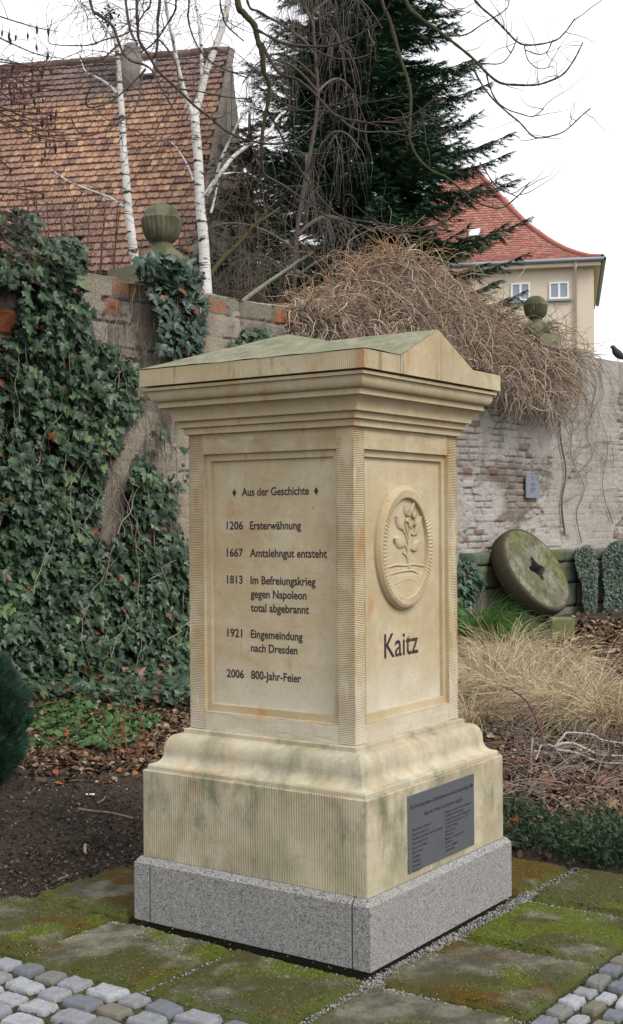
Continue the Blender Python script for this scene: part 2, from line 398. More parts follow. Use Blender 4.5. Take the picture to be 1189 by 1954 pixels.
# ------------------------------------------------------------------ paving: mossy slabs
moss_src = []
def make_slab(x0, x1, y0, y1, seed, label, tone, ztop=-0.012, tilt=(0, 0)):
    n = 84
    u = np.linspace(0, 1, n); U, Vv = np.meshgrid(u, u)
    wob = lambda t, s: 0.016*(fbm(t*5+seed*3.1, t*0+s, seed+s)-0.5) + 0.008*(vn(t*22, t*0+s, seed+s)-0.5)
    xa = x0 + wob(Vv, 1); xb = x1 + wob(Vv, 2); ya = y0 + wob(U, 3); yb = y1 + wob(U, 4)
    Xs = xa + (xb-xa)*U; Ys = ya + (yb-ya)*Vv
    e = np.minimum(np.minimum(U, 1-U)*(x1-x0), np.minimum(Vv, 1-Vv)*(y1-y0))
    Zs = ztop + 0.016*(fbm(Xs*5, Ys*5, seed)-0.5) + 0.010*(fbm(Xs*30, Ys*30, seed+2)-0.5) - 0.022*(1-sstep(0, 0.032, e)) + tilt[0]*(U-.5) + tilt[1]*(Vv-.5)
    m1 = fbm(Xs*4.2+seed, Ys*4.2, 11+seed, 5); m2 = fbm(Xs*3.0, Ys*3.0+seed, 41+seed, 5); m3 = fbm(Xs*12, Ys*12, 71+seed, 4)
    ang = fbm((Xs*.6+Ys*.8)*3, (Xs*-.8+Ys*.6)*14, 5+seed, 4)
    grey, olive, green, rust = tone
    c = mixc((0.080, 0.077, 0.056), (0.165, 0.158, 0.122), sstep(.3, .7, m3))
    c = mixc(c, (0.215, 0.205, 0.155), 0.7*sstep(0.50, 0.64, ang)*grey)
    c = mixc(c, (0.060, 0.058, 0.020), np.clip(sstep(0.50-olive*.18, 0.66-olive*.18, m1)*0.95, 0, 1))
    c = mixc(c, (0.080, 0.098, 0.014), np.clip(sstep(0.66-green*.22, 0.78-green*.22, m2+0.05*(m3-.5))*0.95, 0, 1))
    c = mixc(c, (0.085, 0.048, 0.010), np.clip(sstep(0.66-rust*.26, 0.82-rust*.26, fbm(Xs*2.6+9, Ys*2.6+seed, 91+seed, 5))*0.9, 0, 1))
    c = mixc(c, (0.070, 0.085, 0.018), 0.75*(1-sstep(0.0, 0.045, e+0.09*(m2-.5)+.04*(m3-.5))))
    top = np.stack([Xs, Ys, Zs], -1).reshape(-1, 3); C = c.reshape(-1, 3)
    ring = np.concatenate([np.arange(n), np.arange(1, n)*n+n-1, n*n-1-np.arange(1, n), (n-1-np.arange(1, n-1))*n])
    low = top[ring].copy(); low[:, 2] = -0.085; cl = np.tile((0.035, 0.04, 0.018), (len(ring), 1))
    idx = np.arange(n*n).reshape(n, n); a = idx[:-1, :-1]
    F = np.stack([a, idx[:-1, 1:], idx[1:, 1:], idx[1:, :-1]], -1).reshape(-1, 4)
    k = len(ring); q = np.arange(k); q2 = (q+1) % k
    S = np.stack([ring[q], n*n+q, n*n+q2, ring[q2]], -1)
    moss_src.append((top, C, e.ravel(), ((m2 > .62-green*.2) | (m1 > .58-olive*.15) | (e < .05)).ravel()))
    o = build('paving_slab', np.vstack([top, low]), np.vstack([F, S]), M['slab'], None, np.vstack([C, cl]))
    return tag(o, label, 'paving slab', 'mossy stone slabs around the monument')
#            x0    x1     y0     y1   seed
make_slab(-1.24, -0.665, -1.125, -0.600, 1, 'olive mossy slab at the left edge of the photo, beside the dark soil', (.6, .8, .3, .35))
make_slab(-0.630, -0.026, -1.14, -0.622, 2, 'grey and olive mossy slab in front of the left half of the granite plinth', (.9, .45, .25, .25), tilt=(0, .006))
make_slab(0.010, 0.590, -1.14, -0.632, 3, 'slab with green and rusty moss in front of the right half of the inscribed side', (.6, .6, .45, .35))
make_slab(0.63, 1.20, -1.16, -0.655, 4, 'dark grey slab at the bottom edge below the near corner of the plinth', (.2, .15, -.2, -.3))
make_slab(0.625, 1.205, -0.615, -0.055, 5, 'slab with orange brown moss beside the plaque side, nearest the camera', (.2, .75, .3, .75), tilt=(.006, 0))
make_slab(0.64, 1.20, -0.020, 0.545, 6, 'slab with bright yellow green moss beside the plaque side', (.4, .3, .95, -.3))
make_slab(0.635, 1.23, 0.60, 1.150, 7, 'pale grey green slab at the right edge of the photo, below the creeping juniper', (.7, .3, .35, -.4))
make_slab(-0.02, 0.585, 0.625, 1.150, 8, 'small visible slab with orange corner behind the far right corner of the plinth', (.4, .5, .5, .55))
make_slab(-1.16, -0.615, -0.575, -0.02, 9, 'dark brown mossy slab beside the left corner of the plinth, against the soil', (0, .9, .3, .95), -0.006)
make_slab(-1.14, -0.615, 0.01, 0.55, 10, 'sliver of green mossy slab behind the left corner of the plinth', (.2, .8, .7, .2), 0.0)

# raised moss cushions on the slabs
mp = []; mc_ = []
for top, C, e, k in moss_src:
    i = rng.integers(0, len(top), 5200); i = i[(rng.random(5200) < np.where(e[i] < .020, .03, np.where(e[i] < .04, .8, .45))) & k[i] & (fbm(top[i][:, 0]*17, top[i][:, 1]*17, 6) > .42)]
    mp.append(top[i]+np.stack([rng.normal(size=len(i))*.005, rng.normal(size=len(i))*.005, 0*i], -1)); g_ = rng.random((len(i), 1)); mc_.append(C[i]*(.55+1.0*g_)*np.array([1.0, 1.06, .9]))
# joints between slabs and cobbles too
q = np.concatenate([np.stack([rng.uniform(-1.3, .7, 2600), rng.uniform(-1.62, -1.15, 2600), np.full(2600, -.030)], -1), np.stack([rng.uniform(1.21, 1.55, 1500), rng.uniform(-.7, .6, 1500), np.full(1500, -.030)], -1)])
mp.append(q); mc_.append(mixc((0.04, 0.04, 0.02), (0.075, 0.085, 0.022), rng.random(len(q))))
IV0 = np.array([(0, 0, 1), (1, 0, 0), (0, 1, 0), (-1, 0, 0), (0, -1, 0), (.7, .7, .3), (-.7, .7, .3), (-.7, -.7, .3), (.7, -.7, .3)], float)
IF0 = np.array([(0, 1, 5), (0, 5, 2), (0, 2, 6), (0, 6, 3), (0, 3, 7), (0, 7, 4), (0, 4, 8), (0, 8, 1)])
mp = np.concatenate(mp); mc_ = np.concatenate(mc_); n = len(mp); az = rng.uniform(0, 6.3, n); Xm = np.stack([np.cos(az), np.sin(az), 0*az], -1); Zm = np.tile((0, 0, 1.0), (n, 1)); Ym = np.cross(Zm, Xm)
Vm, Fm, Cm = scatter(IV0*np.array([1, .8, .9]), IF0, mp-np.array([0, 0, .001]), Xm, Ym, Zm, rng.uniform(.0018, .0062, n), mc_)
_o = build('moss', Vm, Fm, M['softmoss'], None, Cm, True); _o['kind'] = 'stuff'; _o['label'] = 'small moss cushions on the slabs and in the joints'
# cobbles
def cobble(cx, cy, lx, ly, seed, col, label, group, ang=0.0, zt=-0.012):
    n = 21; u = np.linspace(-1, 1, n); cj = np.random.default_rng(seed).uniform(-.13, .13, (4, 2)); U, Vv = np.meshgrid(u, u)
    p = 12.0
    r = (np.abs(U)**p + np.abs(Vv)**p)**(1/p); mx = np.maximum(np.abs(U), np.abs(Vv)); k = np.where(r > 0, mx/np.maximum(r, 1e-6), 1)
    Us, Vs = U*k, Vv*k
    wu = 1+0.18*(vn(Vv*1.3+seed, Vv*0+3, seed)-0.5); wv = 1+0.18*(vn(U*1.3+seed, U*0+7, seed)-0.5)
    bl = ((1-Us)*(1-Vs)/4)[..., None]*cj[0]+((1+Us)*(1-Vs)/4)[..., None]*cj[1]+((1+Us)*(1+Vs)/4)[..., None]*cj[2]+((1-Us)*(1+Vs)/4)[..., None]*cj[3]
    dx = (Us*wu*.97+bl[..., 0])*lx/2; dy = (Vs*wv*.97+bl[..., 1])*ly/2
    z = zt + 0.009*(fbm(U*1.5+seed, Vv*1.5, seed)-0.5) - 0.018*np.clip(mx-0.84, 0, 1)**2/0.0256 + 0.003*(fbm(U*5, Vv*5, seed)-.5)
    ca, sa = math.cos(ang), math.sin(ang)
    top = np.stack([cx+dx*ca-dy*sa, cy+dx*sa+dy*ca, z], -1).reshape(-1, 3)
    ring = np.concatenate([np.arange(n), np.arange(1, n)*n+n-1, n*n-1-np.arange(1, n), (n-1-np.arange(1, n-1))*n])
    low = top[ring].copy(); low[:, 2] = -0.09
    idx = np.arange(n*n).reshape(n, n); a = idx[:-1, :-1]
    F = np.stack([a, idx[:-1, 1:], idx[1:, 1:], idx[1:, :-1]], -1).reshape(-1, 4)
    kk = len(ring); q = np.arange(kk); q2 = (q+1) % kk
    F = np.vstack([F, np.stack([ring[q], n*n+q, n*n+q2, ring[q2]], -1)])
    return tag(build('cobblestone', np.vstack([top, low]), F, M['cobble'], None, np.asarray(col)), label, 'cobblestone', group)
CT = [('pale grey', (0.21, 0.215, 0.235)), ('beige grey', (0.125, 0.115, 0.085)), ('bluish grey', (0.105, 0.115, 0.135)), ('mid grey', (0.14, 0.14, 0.13)), ('light silver', (0.27, 0.28, 0.30))]
ordn = ['first', 'second', 'third', 'fourth', 'fifth', 'sixth', 'seventh', 'eighth', 'ninth', 'tenth', 'eleventh', 'twelfth']
rr = random.Random(12)
def cobble_area(rows, along, start, end, off0, step, l0, l1, side, group):
    y = off0
    for rI in range(rows):
        h = step*rr.uniform(0.9, 1.12); t = start+rr.uniform(0, .06); line = []
        while t < end:
            L = rr.uniform(l0, l1)
            c = (t+L/2, y-h/2) if along == 'x' else (y+h/2, t+L/2)
            pp = project((c[0], c[1], 0))
            if -60 < pp[0] < 1250 and 1700 < pp[1] < 2030: line.append((c, L, pp))
            t += L+rr.uniform(0.018, 0.03)
        line.sort(key=lambda e: e[2][0]); vis = [e for e in line if -15 < e[2][0] < 1204 and e[2][1] < 1970]
        for e in line:
            (cx, cy), L, pp = e; ci = rr.choices(range(5), (5, 3, 2, 2, 4))[0]; nm, cl = CT[ci]
            f = rr.uniform(.85, 1.12); cl = tuple(v*f for v in cl)
            lab = f'{nm} cobble, {ordn[min(vis.index(e), 11)]} from left, {ordn[rI]} row off the slabs, {side}' if e in vis else f'{nm} cobble just outside the picture, {side}'
            sx, sy = (L, h-0.022) if along == 'x' else (h-0.018, L)
            cobble(cx, cy, sx, sy, rr.randint(0, 9999), cl, lab, group, rr.uniform(-.07, .07), -0.014+rr.uniform(-.005, .005))
        y += -h if along == 'x' else h
cobble_area(5, 'x', -1.5, 0.55, -1.165, 0.115, 0.085, 0.15, 'bottom left corner', 'cobbles in the bottom left corner')
cobble_area(5, 'y', -0.85, 0.75, 1.225, 0.082, 0.07, 0.115, 'bottom right corner', 'cobbles in the bottom right corner')

# gravel in the joints
ico_t = (1+5**.5)/2
IV = np.array([(-1,ico_t,0),(1,ico_t,0),(-1,-ico_t,0),(1,-ico_t,0),(0,-1,ico_t),(0,1,ico_t),(0,-1,-ico_t),(0,1,-ico_t),(ico_t,0,-1),(ico_t,0,1),(-ico_t,0,-1),(-ico_t,0,1)], float)/1.902
IF = np.array([(0,11,5),(0,5,1),(0,1,7),(0,7,10),(0,10,11),(1,5,9),(5,11,4),(11,10,2),(10,7,6),(7,1,8),(3,9,4),(3,4,2),(3,2,6),(3,6,8),(3,8,9),(4,9,5),(2,4,11),(6,2,10),(8,6,7),(9,8,1)])
def rand_frames(n):
    Zr = unit(rng.normal(size=(n, 3))); Xr = unit(np.cross(Zr, unit(rng.normal(size=(n, 3))))); return Xr, np.cross(Zr, Xr), Zr
def pebbles(name, pos, size, cols, flat=0.75):
    n = len(pos); Xr, Yr, Zr = rand_frames(n)
    V, F, C = scatter(IV*np.array([1, .8, flat]), IF, pos, Xr, Yr, Zr, size, cols); return build(name, V, F, M['pebble'], None, C, True)
gp = []
def strip(x0, x1, y0, y1, n, z=-0.042):
    gp.append(np.stack([rng.uniform(x0, x1, n), rng.uniform(y0, y1, n), z+rng.uniform(-.006, .006, n)], -1))
strip(.575, .655, -.68, .72, 3600, -.036); strip(-.66, .64, -.645, -.60, 1500, -.045); strip(.60, 1.21, -.06, -.015, 650); strip(.60, 1.21, .545, .605, 800)
strip(-.022, .008, -1.14, -.62, 350); strip(.585, .635, -1.16, -.64, 700); strip(.62, 1.2, -.66, -.61, 750); strip(.58, .64, .6, 1.2, 500); strip(-.66, -.62, -1.1, -.6, 350); strip(-.7, .55, .57, .63, 300)
gp = np.concatenate(gp)
gcol = mixc((0.07, 0.068, 0.06), (0.31, 0.30, 0.28), rng.random(len(gp))**1.5)
tag(pebbles('gravel', gp, rng.uniform(.003, .0068, len(gp)), gcol), 'fine grey gravel in the joints around the granite plinth', 'gravel', kind='stuff')
# joint filler between the cobbles: damp earth and moss
mb = MB()
for (x0, x1, y0, y1) in [(-2.2, 1.215, -2.6, -1.150), (1.215, 2.4, -1.15, 1.2)]:
    nx, ny = int((x1-x0)/.03), int((y1-y0)/.03); Xs, Ys = np.meshgrid(np.linspace(x0, x1, nx), np.linspace(y0, y1, ny))
    Zs = -0.034+0.012*(fbm(Xs*14, Ys*14, 77)-.5); c = mixc((0.055, 0.05, 0.035), (0.075, 0.09, 0.025), sstep(.45, .62, fbm(Xs*5, Ys*5, 88)))
    idx = np.arange(nx*ny).reshape(ny, nx); a = idx[:-1, :-1]
    mb.add(np.stack([Xs, Ys, Zs], -1), np.stack([a, idx[:-1, 1:], idx[1:, 1:], idx[1:, :-1]], -1).reshape(-1, 4), c.reshape(-1, 3))
tag(mb.out('cobble_joint_earth', M['soil']), kind='structure')

# ------------------------------------------------------------------ the monument
M['footing'] = plain('shaded_gap_footing', (0.03, 0.033, 0.016), 0.95)  # mossy near-black, shade of the gap under the granite put into the colour
MON = thing('memorial_stone', 'tall sandstone memorial pillar with inscribed panel and moulded cornice on a granite plinth', 'monument', (0, 0, 0))
G, Bk, S_, Cn = 0.570, 0.5455, 0.4055, 0.549
def square_rings(prof, ch=0.004, cap=True, sub=1):
    """prof [(half, z)] -> flat-shaded moulding of square plan with slightly eased corners"""
    V = []; F = []
    for h, z in prof:
        V += [(-h+ch,-h,z),(h-ch,-h,z),(h,-h+ch,z),(h,h-ch,z),(h-ch,h,z),(-h+ch,h,z),(-h,h-ch,z),(-h,-h+ch,z)]
    for i in range(len(prof)-1):
        a = i*8
        F += [(a+j, a+(j+1) % 8, a+8+(j+1) % 8, a+8+j) for j in range(8)]
    return np.array(V), np.array(F)
def part_rings(name, prof, mat, ch=0.004):
    V, F = square_rings(prof, ch); n = len(prof)
    # 8-gon caps as quads+... use fans of quads
    def capf(b, flip):
        q = [(b, b+1, b+2, b+7), (b+2, b+3, b+6, b+7), (b+3, b+4, b+5, b+6)]
        return [tuple(reversed(t)) if flip else t for t in q]
    F = np.vstack([F, capf(0, True), capf((n-1)*8, False)])
    return build(name, V, F, mat, MON, None, False)
# granite plinth: front stone between two end stones that return down the sides
for nm, x0, x1 in (('granite_end_block', -G, -0.491), ('granite_front_block', -0.486, 0.488), ('granite_end_block', 0.493, G)):
    mb = MB(); y0, y1 = -G, G
    e = 0.012
    # section in y-z, extruded along x, with chamfer at the top and eased ends
    sec = [(y0, -0.018), (y0, .213), (y0+.0165, .236), (y1-.0165, .236), (y1, .213), (y1, -.018)]
    def cham(x, amt): return [(x, y+(amt if y < 0 else -amt), z-(amt if z > .2 else 0)) for y, z in sec]
    l_out = x0 == -G; r_out = x1 == G
    if l_out: ringsx = [[(x0, yy, zz if zz < .23 else .213) for yy, zz in sec], [(x0+.0165, yy, zz) for yy, zz in sec], [(x1-.004, yy, zz) for yy, zz in sec], cham(x1, .004)]
    elif r_out: ringsx = [cham(x0, .004), [(x0+.004, yy, zz) for yy, zz in sec], [(x1-.0165, yy, zz) for yy, zz in sec], [(x1, yy, zz if zz < .23 else .213) for yy, zz in sec]]
    else: ringsx = [cham(x0, .004), [(x0+.004, yy, zz) for yy, zz in sec], [(x1-.004, yy, zz) for yy, zz in sec], cham(x1, .004)]
    V = np.array(ringsx).reshape(-1, 3); k = 6; F = []
    for i in range(3):
        for j in range(k): F.append((i*k+j, i*k+(j+1) % k, (i+1)*k+(j+1) % k, (i+1)*k+j))
    for b in (0, 3*k): F += [(b, b+1, b+4, b+5), (b+1, b+2, b+3, b+4)]
    mb.add(V, F); o = mb.out(nm, M['granite'], MON, False)
part_rings('footing', [(0.535, -0.09), (0.535, -0.0185)], M['footing'])
part_rings('base_block', [(Bk, 0.2375), (Bk, 0.586), (Bk-.003, .590)], M['stone_base'], .005)
cy = [(0.531, .5905), (0.531, .604), (.527, .611)]
for t in np.linspace(0, 1, 9)[1:]: cy.append((.527 - .043*math.sin(t*math.pi/2), .611+.048*(1-math.cos(t*math.pi/2))))
for t in np.linspace(0, 1, 10)[1:]: cy.append((.484-.037*(1-math.cos(t*math.pi/2)), .659+.071*math.sin(t*math.pi/2)))
cy += [(.428, .733), (.427, .735), (.4265, .7505), (.41, .7535)]
part_rings('base_moulding', cy, M['stone_mould'])
# shaft with two-step sunk panels; corner and rail bands are ribbed in real relief
zt0, zt1 = .754, 1.9585; oz0, oz1, ou = .827, 1.878, .328; iz0, iz1, iu = .858, 1.850, .303
D1, D2 = .016, .030
rb = MB(); fr = MB(); pn = MB()
def sidexf(k):
    c, s = [(1, 0), (0, 1), (-1, 0), (0, -1)][k]
    # local u (to the right seen from outside), w up, d outward ; k=0 faces -Y, k=1 faces +X
    return lambda u, w, d: np.stack([c*u + s*d, s*u - c*d, w], -1)
def ribs(xf, u0, u1, w0, w1, horiz, pitch, amp, seed):
    L = (w1-w0) if horiz else (u1-u0); n = int(round(L/pitch)); t = np.linspace(0, 1, n*2+1)
    m = 14; q = np.linspace(0, 1, m)
    T, Q = np.meshgrid(t, q, indexing='ij')
    saw = np.where(np.arange(len(t)) % 2 == 1, 1.0, 0.0)[:, None]*np.ones(m)[None]
    A = amp*(0.55+0.9*fbm(T*L*14+seed, Q*3+seed, seed, 3))*(sstep(0.28, 0.42, fbm(T*L*5+seed*2, Q*2, seed+5, 3)))
    jit = pitch*0.25*(fbm(T*L*30, Q*2.2, seed+9, 2)-.5)
    if horiz: U = u0+(u1-u0)*Q; Ww = w0+(w1-w0)*T+jit
    else: U = u0+(u1-u0)*T+jit; Ww = w0+(w1-w0)*Q
    Ww = np.clip(Ww, w0, w1); U = np.clip(U, u0, u1)
    P = xf(U, Ww, S_-A*(1-saw)); idx = np.arange(T.size).reshape(T.shape); a = idx[:-1, :-1]
    rb.add(P.reshape(-1, 3), np.stack([a, idx[1:, :-1], idx[1:, 1:], idx[:-1, 1:]], -1).reshape(-1, 4))
for k in range(4):
    xf = sidexf(k)
    ribs(xf, -S_, -ou, zt0, zt1, True, .0068, .0034, 3+k*7); ribs(xf, ou, S_, zt0, zt1, True, .0068, .0034, 5+k*7)
    ribs(xf, -ou, ou, oz1, zt1, False, .0068, .0026, 9+k*7); ribs(xf, -ou, ou, zt0, oz0, False, .0068, .0026, 13+k*7)
    def quad(mbx, pts): mbx.add(np.array([xf(np.array(u), np.array(w), np.array(d)) for u, w, d in pts]), [(0, 1, 2, 3)])
    o = [(-ou, oz0), (ou, oz0), (ou, oz1), (-ou, oz1)]; i_ = [(-iu, iz0), (iu, iz0), (iu, iz1), (-iu, iz1)]
    def shrink(r, e): return [(u+(e if u < 0 else -e), w+(e if w < 1.2 else -e)) for u, w in r]
    loops = [(o, S_), (shrink(o, .003), S_-D1), (i_, S_-D1-.001), (shrink(i_, .003), S_-D2)]
    for (ra, da), (rb_, db) in zip(loops[:-1], loops[1:]):
        for j in range(4):
            j2 = (j+1) % 4; quad(fr, [(*ra[j], da), (*ra[j2], da), (*rb_[j2], db), (*rb_[j], db)])
    r = loops[-1][0]; quad(pn, [(*r[0], S_-D2), (*r[1], S_-D2), (*r[2], S_-D2), (*r[3], S_-D2)])
rb.out('shaft', M['stone_rib'], MON, False)
fr.out('panel_frame', M['stone'], MON, False)
PANEL = pn.out('panel', M['stone_panel'], MON, False)
_LOC[PANEL.name] = (0, 0, 0)
# cornice
pr = [(.40, 1.9575), (.4215, 1.9615), (.4215, 1.985), (.424, 1.9865), (.4365, 1.9895), (.4365, 2.012), (.440, 2.014), (.4545, 2.0165)]
for t in np.linspace(0, 1, 10)[1:]: pr.append((.4545+.036*(1-math.cos(t*math.pi/2))+.0, 2.0165+.0535*math.sin(t*math.pi/2)))
pr += [(.4945, 2.0715), (.4945, 2.0915), (.498, 2.0935)]
for t in np.linspace(0, 1, 10): pr.append((.503+.0215*math.sin(t*math.pi/2), 2.0945+.043*(1-math.cos(t*math.pi/2))))
pr += [(.527, 2.1385), (.5365, 2.1395), (.5365, 2.1515), (.50, 2.1575)]
part_rings('cornice', pr, M['stone'], .003)
# corona slab, joint-separated stones with pediments on the two gable sides
b, t_, zl = .2925, 2.358, 2.1585; zc = 2.2265
def slab_piece(name, x0, x1, y0, y1):
    mb = MB(); e = .002; mb.box((x0+e, y0+e, zl), (x1-e, y1-e, zc)); return mb.out(name, M['stone_slab'], MON, False)
slab_piece('corona_stone', -Cn, Cn, -Cn, -b); slab_piece('corona_stone', -Cn, Cn, b, Cn)
for sgn in (1, -1):
    mb = MB(); x = sgn*Cn; xi = sgn*(Cn-.16)
    P = [(-b+.002, zl), (b-.002, zl), (b-.002, zc), (.004, t_), (-.004, t_), (-b+.002, zc)]
    Vv = [(x, y, z) for y, z in P]+[(xi, y, z) for y, z in P]
    F = [(0, 1, 2, 5), (2, 3, 4, 5), (6, 11, 8, 7), (8, 11, 10, 9)]+[(j, (j+6), (j+1) % 6+6, (j+1) % 6) for j in range(6)]
    if sgn < 0: F = [tuple(reversed(f)) for f in F]
    mb.add(Vv, F); mb.out('pediment', M['stone_slab'], MON, False)
# roof: crossing ridges, hipped on the inscribed side; gridded so it can be slightly worn
mb = MB(); e = .0025
def tri(A, B, C_, n=14):
    A, B, C_ = map(np.array, (A, B, C_)); V = []; ids = {}; F = []
    for i in range(n+1):
        for j in range(n+1-i):
            ids[i, j] = len(V); V.append(A+(B-A)*i/n+(C_-A)*j/n)
    for i in range(n):
        for j in range(n-i):
            F.append((ids[i, j], ids[i+1, j], ids[i, j+1]))
            if i+j < n-1: F.append((ids[i+1, j], ids[i+1, j+1], ids[i, j+1]))
    V = np.array(V); V[:, 2] += .003+.007*(fbm(V[:, 0]*9+3, V[:, 1]*9+V[:, 2]*9, 4)-.5); mb.add(V, F)
zz = zc
for sx in (1, -1):
    for sy in (1, -1):
        c0 = (sx*Cn, sy*Cn, zz); A_ = (0, sy*.262, t_); O = (0, 0, t_); E_ = (sx*Cn, sy*b, zz); Pk = (sx*Cn, 0, t_)
        fl = sx*sy < 0
        for T3 in (((0, sy*Cn, zz), c0, A_), (c0, E_, A_), (E_, O, A_), (E_, Pk, O)):
            tri(*(T3 if not fl else (T3[0], T3[2], T3[1])))
mb.out('roof', M['stone_roof'], MON, False)

# lettering
def text_mesh(name, body, parent, xf_o, u0, u1, w, cap, mat, d, bold=0.0, shear=0.0, ext=0.0008):
    cu = bpy.data.curves.new(name, 'FONT'); cu.body = body; cu.size = 1.0; cu.extrude = 0.0; cu.offset = bold; cu.shear = shear
    cu.resolution_u = 4
    ob = bpy.data.objects.new(name, cu); COL.objects.link(ob); dg = bpy.context.evaluated_depsgraph_get(); dg.update()
    me = bpy.data.meshes.new_from_object(ob.evaluated_get(dg)); bpy.data.objects.remove(ob); bpy.data.curves.remove(cu)
    n = len(me.vertices); co = np.zeros(n*3); me.vertices.foreach_get('co', co); co = co.reshape(-1, 3)
    mn, mx_ = co[:, 0].min(), co[:, 0].max()
    sx = (u1-u0)/(mx_-mn); sy = cap/CAPH
    u = u0+(co[:, 0]-mn)*sx; ww = w+co[:, 1]*sy
    P = xf_o(u, ww, np.full(n, d+ext)); me.vertices.foreach_set('co', P.astype(np.float32).ravel()); me.update()
    me.materials.clear(); me.materials.append(mat); me.name = name
    return link(bpy.data.objects.new(name, me), parent)
CAPH = 0.70
def _cap():
    global CAPH
    cu = bpy.data.curves.new('t', 'FONT'); cu.body = 'E'; ob = bpy.data.objects.new('t', cu); COL.objects.link(ob)
    dg = bpy.context.evaluated_depsgraph_get(); dg.update(); me = ob.evaluated_get(dg).to_mesh(); CAPH = max(v.co.y for v in me.vertices)
    bpy.data.objects.remove(ob); bpy.data.curves.remove(cu)
_cap()
x0f = sidexf(0); x1f = sidexf(1); dp = S_-D2
for body, u0, u1, w in [('Aus der Geschichte', -.152, .180, 1.706), ('1206', -.231, -.146, 1.571), ('Ersterwähnung', -.111, .141, 1.571),
        ('1667', -.231, -.147, 1.461), ('Amtslehngut entsteht', -.112, .262, 1.461), ('1813', -.231, -.150, 1.352), ('Im Befreiungskrieg', -.110, .208, 1.352),
        ('gegen Napoleon', -.110, .165, 1.297), ('total abgebrannt', -.110, .176, 1.242), ('1921', -.231, -.154, 1.136), ('Eingemeindung', -.110, .145, 1.136),
        ('nach Dresden', -.110, .120, 1.081), ('2006', -.235, -.146, .971), ('800-Jahr-Feier', -.110, .137, .972)]:
    text_mesh('inscription', body, PANEL, x0f, u0, u1, w, .0315, M['letter'], dp, 0.020)
for u in (-.190, .214):
    mb = MB()
    q = np.array([(-.0105, 0), (0, -.0165), (.0105, 0), (0, .0165)]); P = x0f(u+q[:, 0], 1.719+q[:, 1], np.full(4, dp+.0009)); mb.add(P, [(0, 1, 2, 3)]); mb.out('diamond_ornament', M['letter'], PANEL, False)
text_mesh('name_inscription', 'Kaitz', PANEL, x1f, -.146, .120, 1.059, .0935, M['letter'], dp, 0.008)
# oval medallion
md = MB(); nA = 176; th = np.linspace(0, 2*np.pi, nA, endpoint=False); cz = 1.494
alt = (np.arange(nA) % 2)
ring = [(.216, .252, 0.0, 0), (.214, .250, .012, 0), (.205, .241, .026, 0), (.197, .233, .030, 0), (.194, .230, .0335, 1), (.168, .204, .0325, 1), (.164, .200, .028, 0), (.161, .197, .013, 0)]
V = []
for au, aw, d, rib_ in ring:
    dd = d - (rib_*.0035*alt); V.append(x1f(-.002+au*np.cos(th), cz+aw*np.sin(th), dp+dd*np.ones(nA)))
V = np.stack(V); idx = np.arange(len(ring)*nA).reshape(len(ring), nA); a = idx[:-1]; b_ = idx[1:]
md.add(V.reshape(-1, 3), np.stack([a, np.roll(a, -1, 1), np.roll(b_, -1, 1), b_], -1).reshape(-1, 4))
MED = md.out('medallion_ring', M['stone'], PANEL, False)
dk = MB(); nr = 26; R_ = np.linspace(0, 1, nr)[:, None]; Tt = th[None]
U = .1615*R_*np.cos(Tt); Wd = .1975*R_*np.sin(Tt); dd = .013+.002*(fbm(U*40, Wd*40, 6)-.5)
dd = dd + .005*sstep(-.070, -.078, Wd+.012*(U/.16)**2) + .003*sstep(-.105, -.112, Wd)
P = x1f(-.002+U, cz+Wd, dp+dd); idx = np.arange(nr*nA).reshape(nr, nA); a = idx[:-1]; b_ = idx[1:]
dk.add(P.reshape(-1, 3), np.stack([a, b_, np.roll(b_, -1, 1), np.roll(a, -1, 1)], -1).reshape(-1, 4)); dk.out('medallion_field', M['stone_panel'], PANEL, True)
rl = MB()
def relief(pts, r0, r1, lift=.014):
    P = catmull([x1f(np.array(-.002+u), np.array(cz+w), np.array(dp+lift)) for u, w in pts], 6); t = np.linspace(0, 1, len(P)); V, F = tubes(P[None], (r0+(r1-r0)*t)[None], 8); rl.add(V, F)
relief([(.022, -.082), (.020, -.04), (.024, .0), (.030, .04), (.036, .09)], .011, .007)
relief([(.020, -.05), (.002, -.03), (-.02, -.022)], .006, .004); relief([(.022, -.02), (.008, -.002), (-.006, .012)], .006, .004)
relief([(.024, .01), (.008, .045), (-.022, .075)], .006, .004); relief([(.028, .03), (.012, .07), (.0, .10)], .006, .006)
relief([(.030, .0), (.06, -.012), (.09, .0)], .006, .004); relief([(.034, .06), (.07, .05), (.10, .075)], .005, .004)
relief([(-.15, -.078), (-.08, -.069), (.0, -.073), (.06, -.071), (.145, -.08)], .006, .006, .016); relief([(-.13, -.105), (-.05, -.096), (.04, -.094), (.09, -.108)], .005, .005, .018)
relief([(-.09, -.145), (-.02, -.128), (.05, -.132), (.09, -.15)], .005, .004, .018)
def rleaf(u, w, L, wd, ang, lift=.015):
    n = 9; t = np.linspace(0, 1, n); hw = wd*np.sin(np.pi*np.clip(t*.92+.06, 0, 1))**.8*(1+.12*(np.arange(n) % 2))
    ca, sa = math.cos(ang), math.sin(ang); V = []
    for i in range(n):
        for q, hh in ((-1, .0), (-.55, .010), (0, .004), (.55, .010), (1, .0)):
            lu = t[i]*L; lw = q*hw[i]; V.append(x1f(np.array(-.002+u+lu*ca-lw*sa), np.array(cz+w+lu*sa+lw*ca), np.array(dp+lift+hh-.001)))
    idx = np.arange(n*5).reshape(n, 5); a = idx[:-1, :-1]; rl.add(np.array(V), np.stack([a, idx[1:, :-1], idx[1:, 1:], idx[:-1, 1:]], -1).reshape(-1, 4))
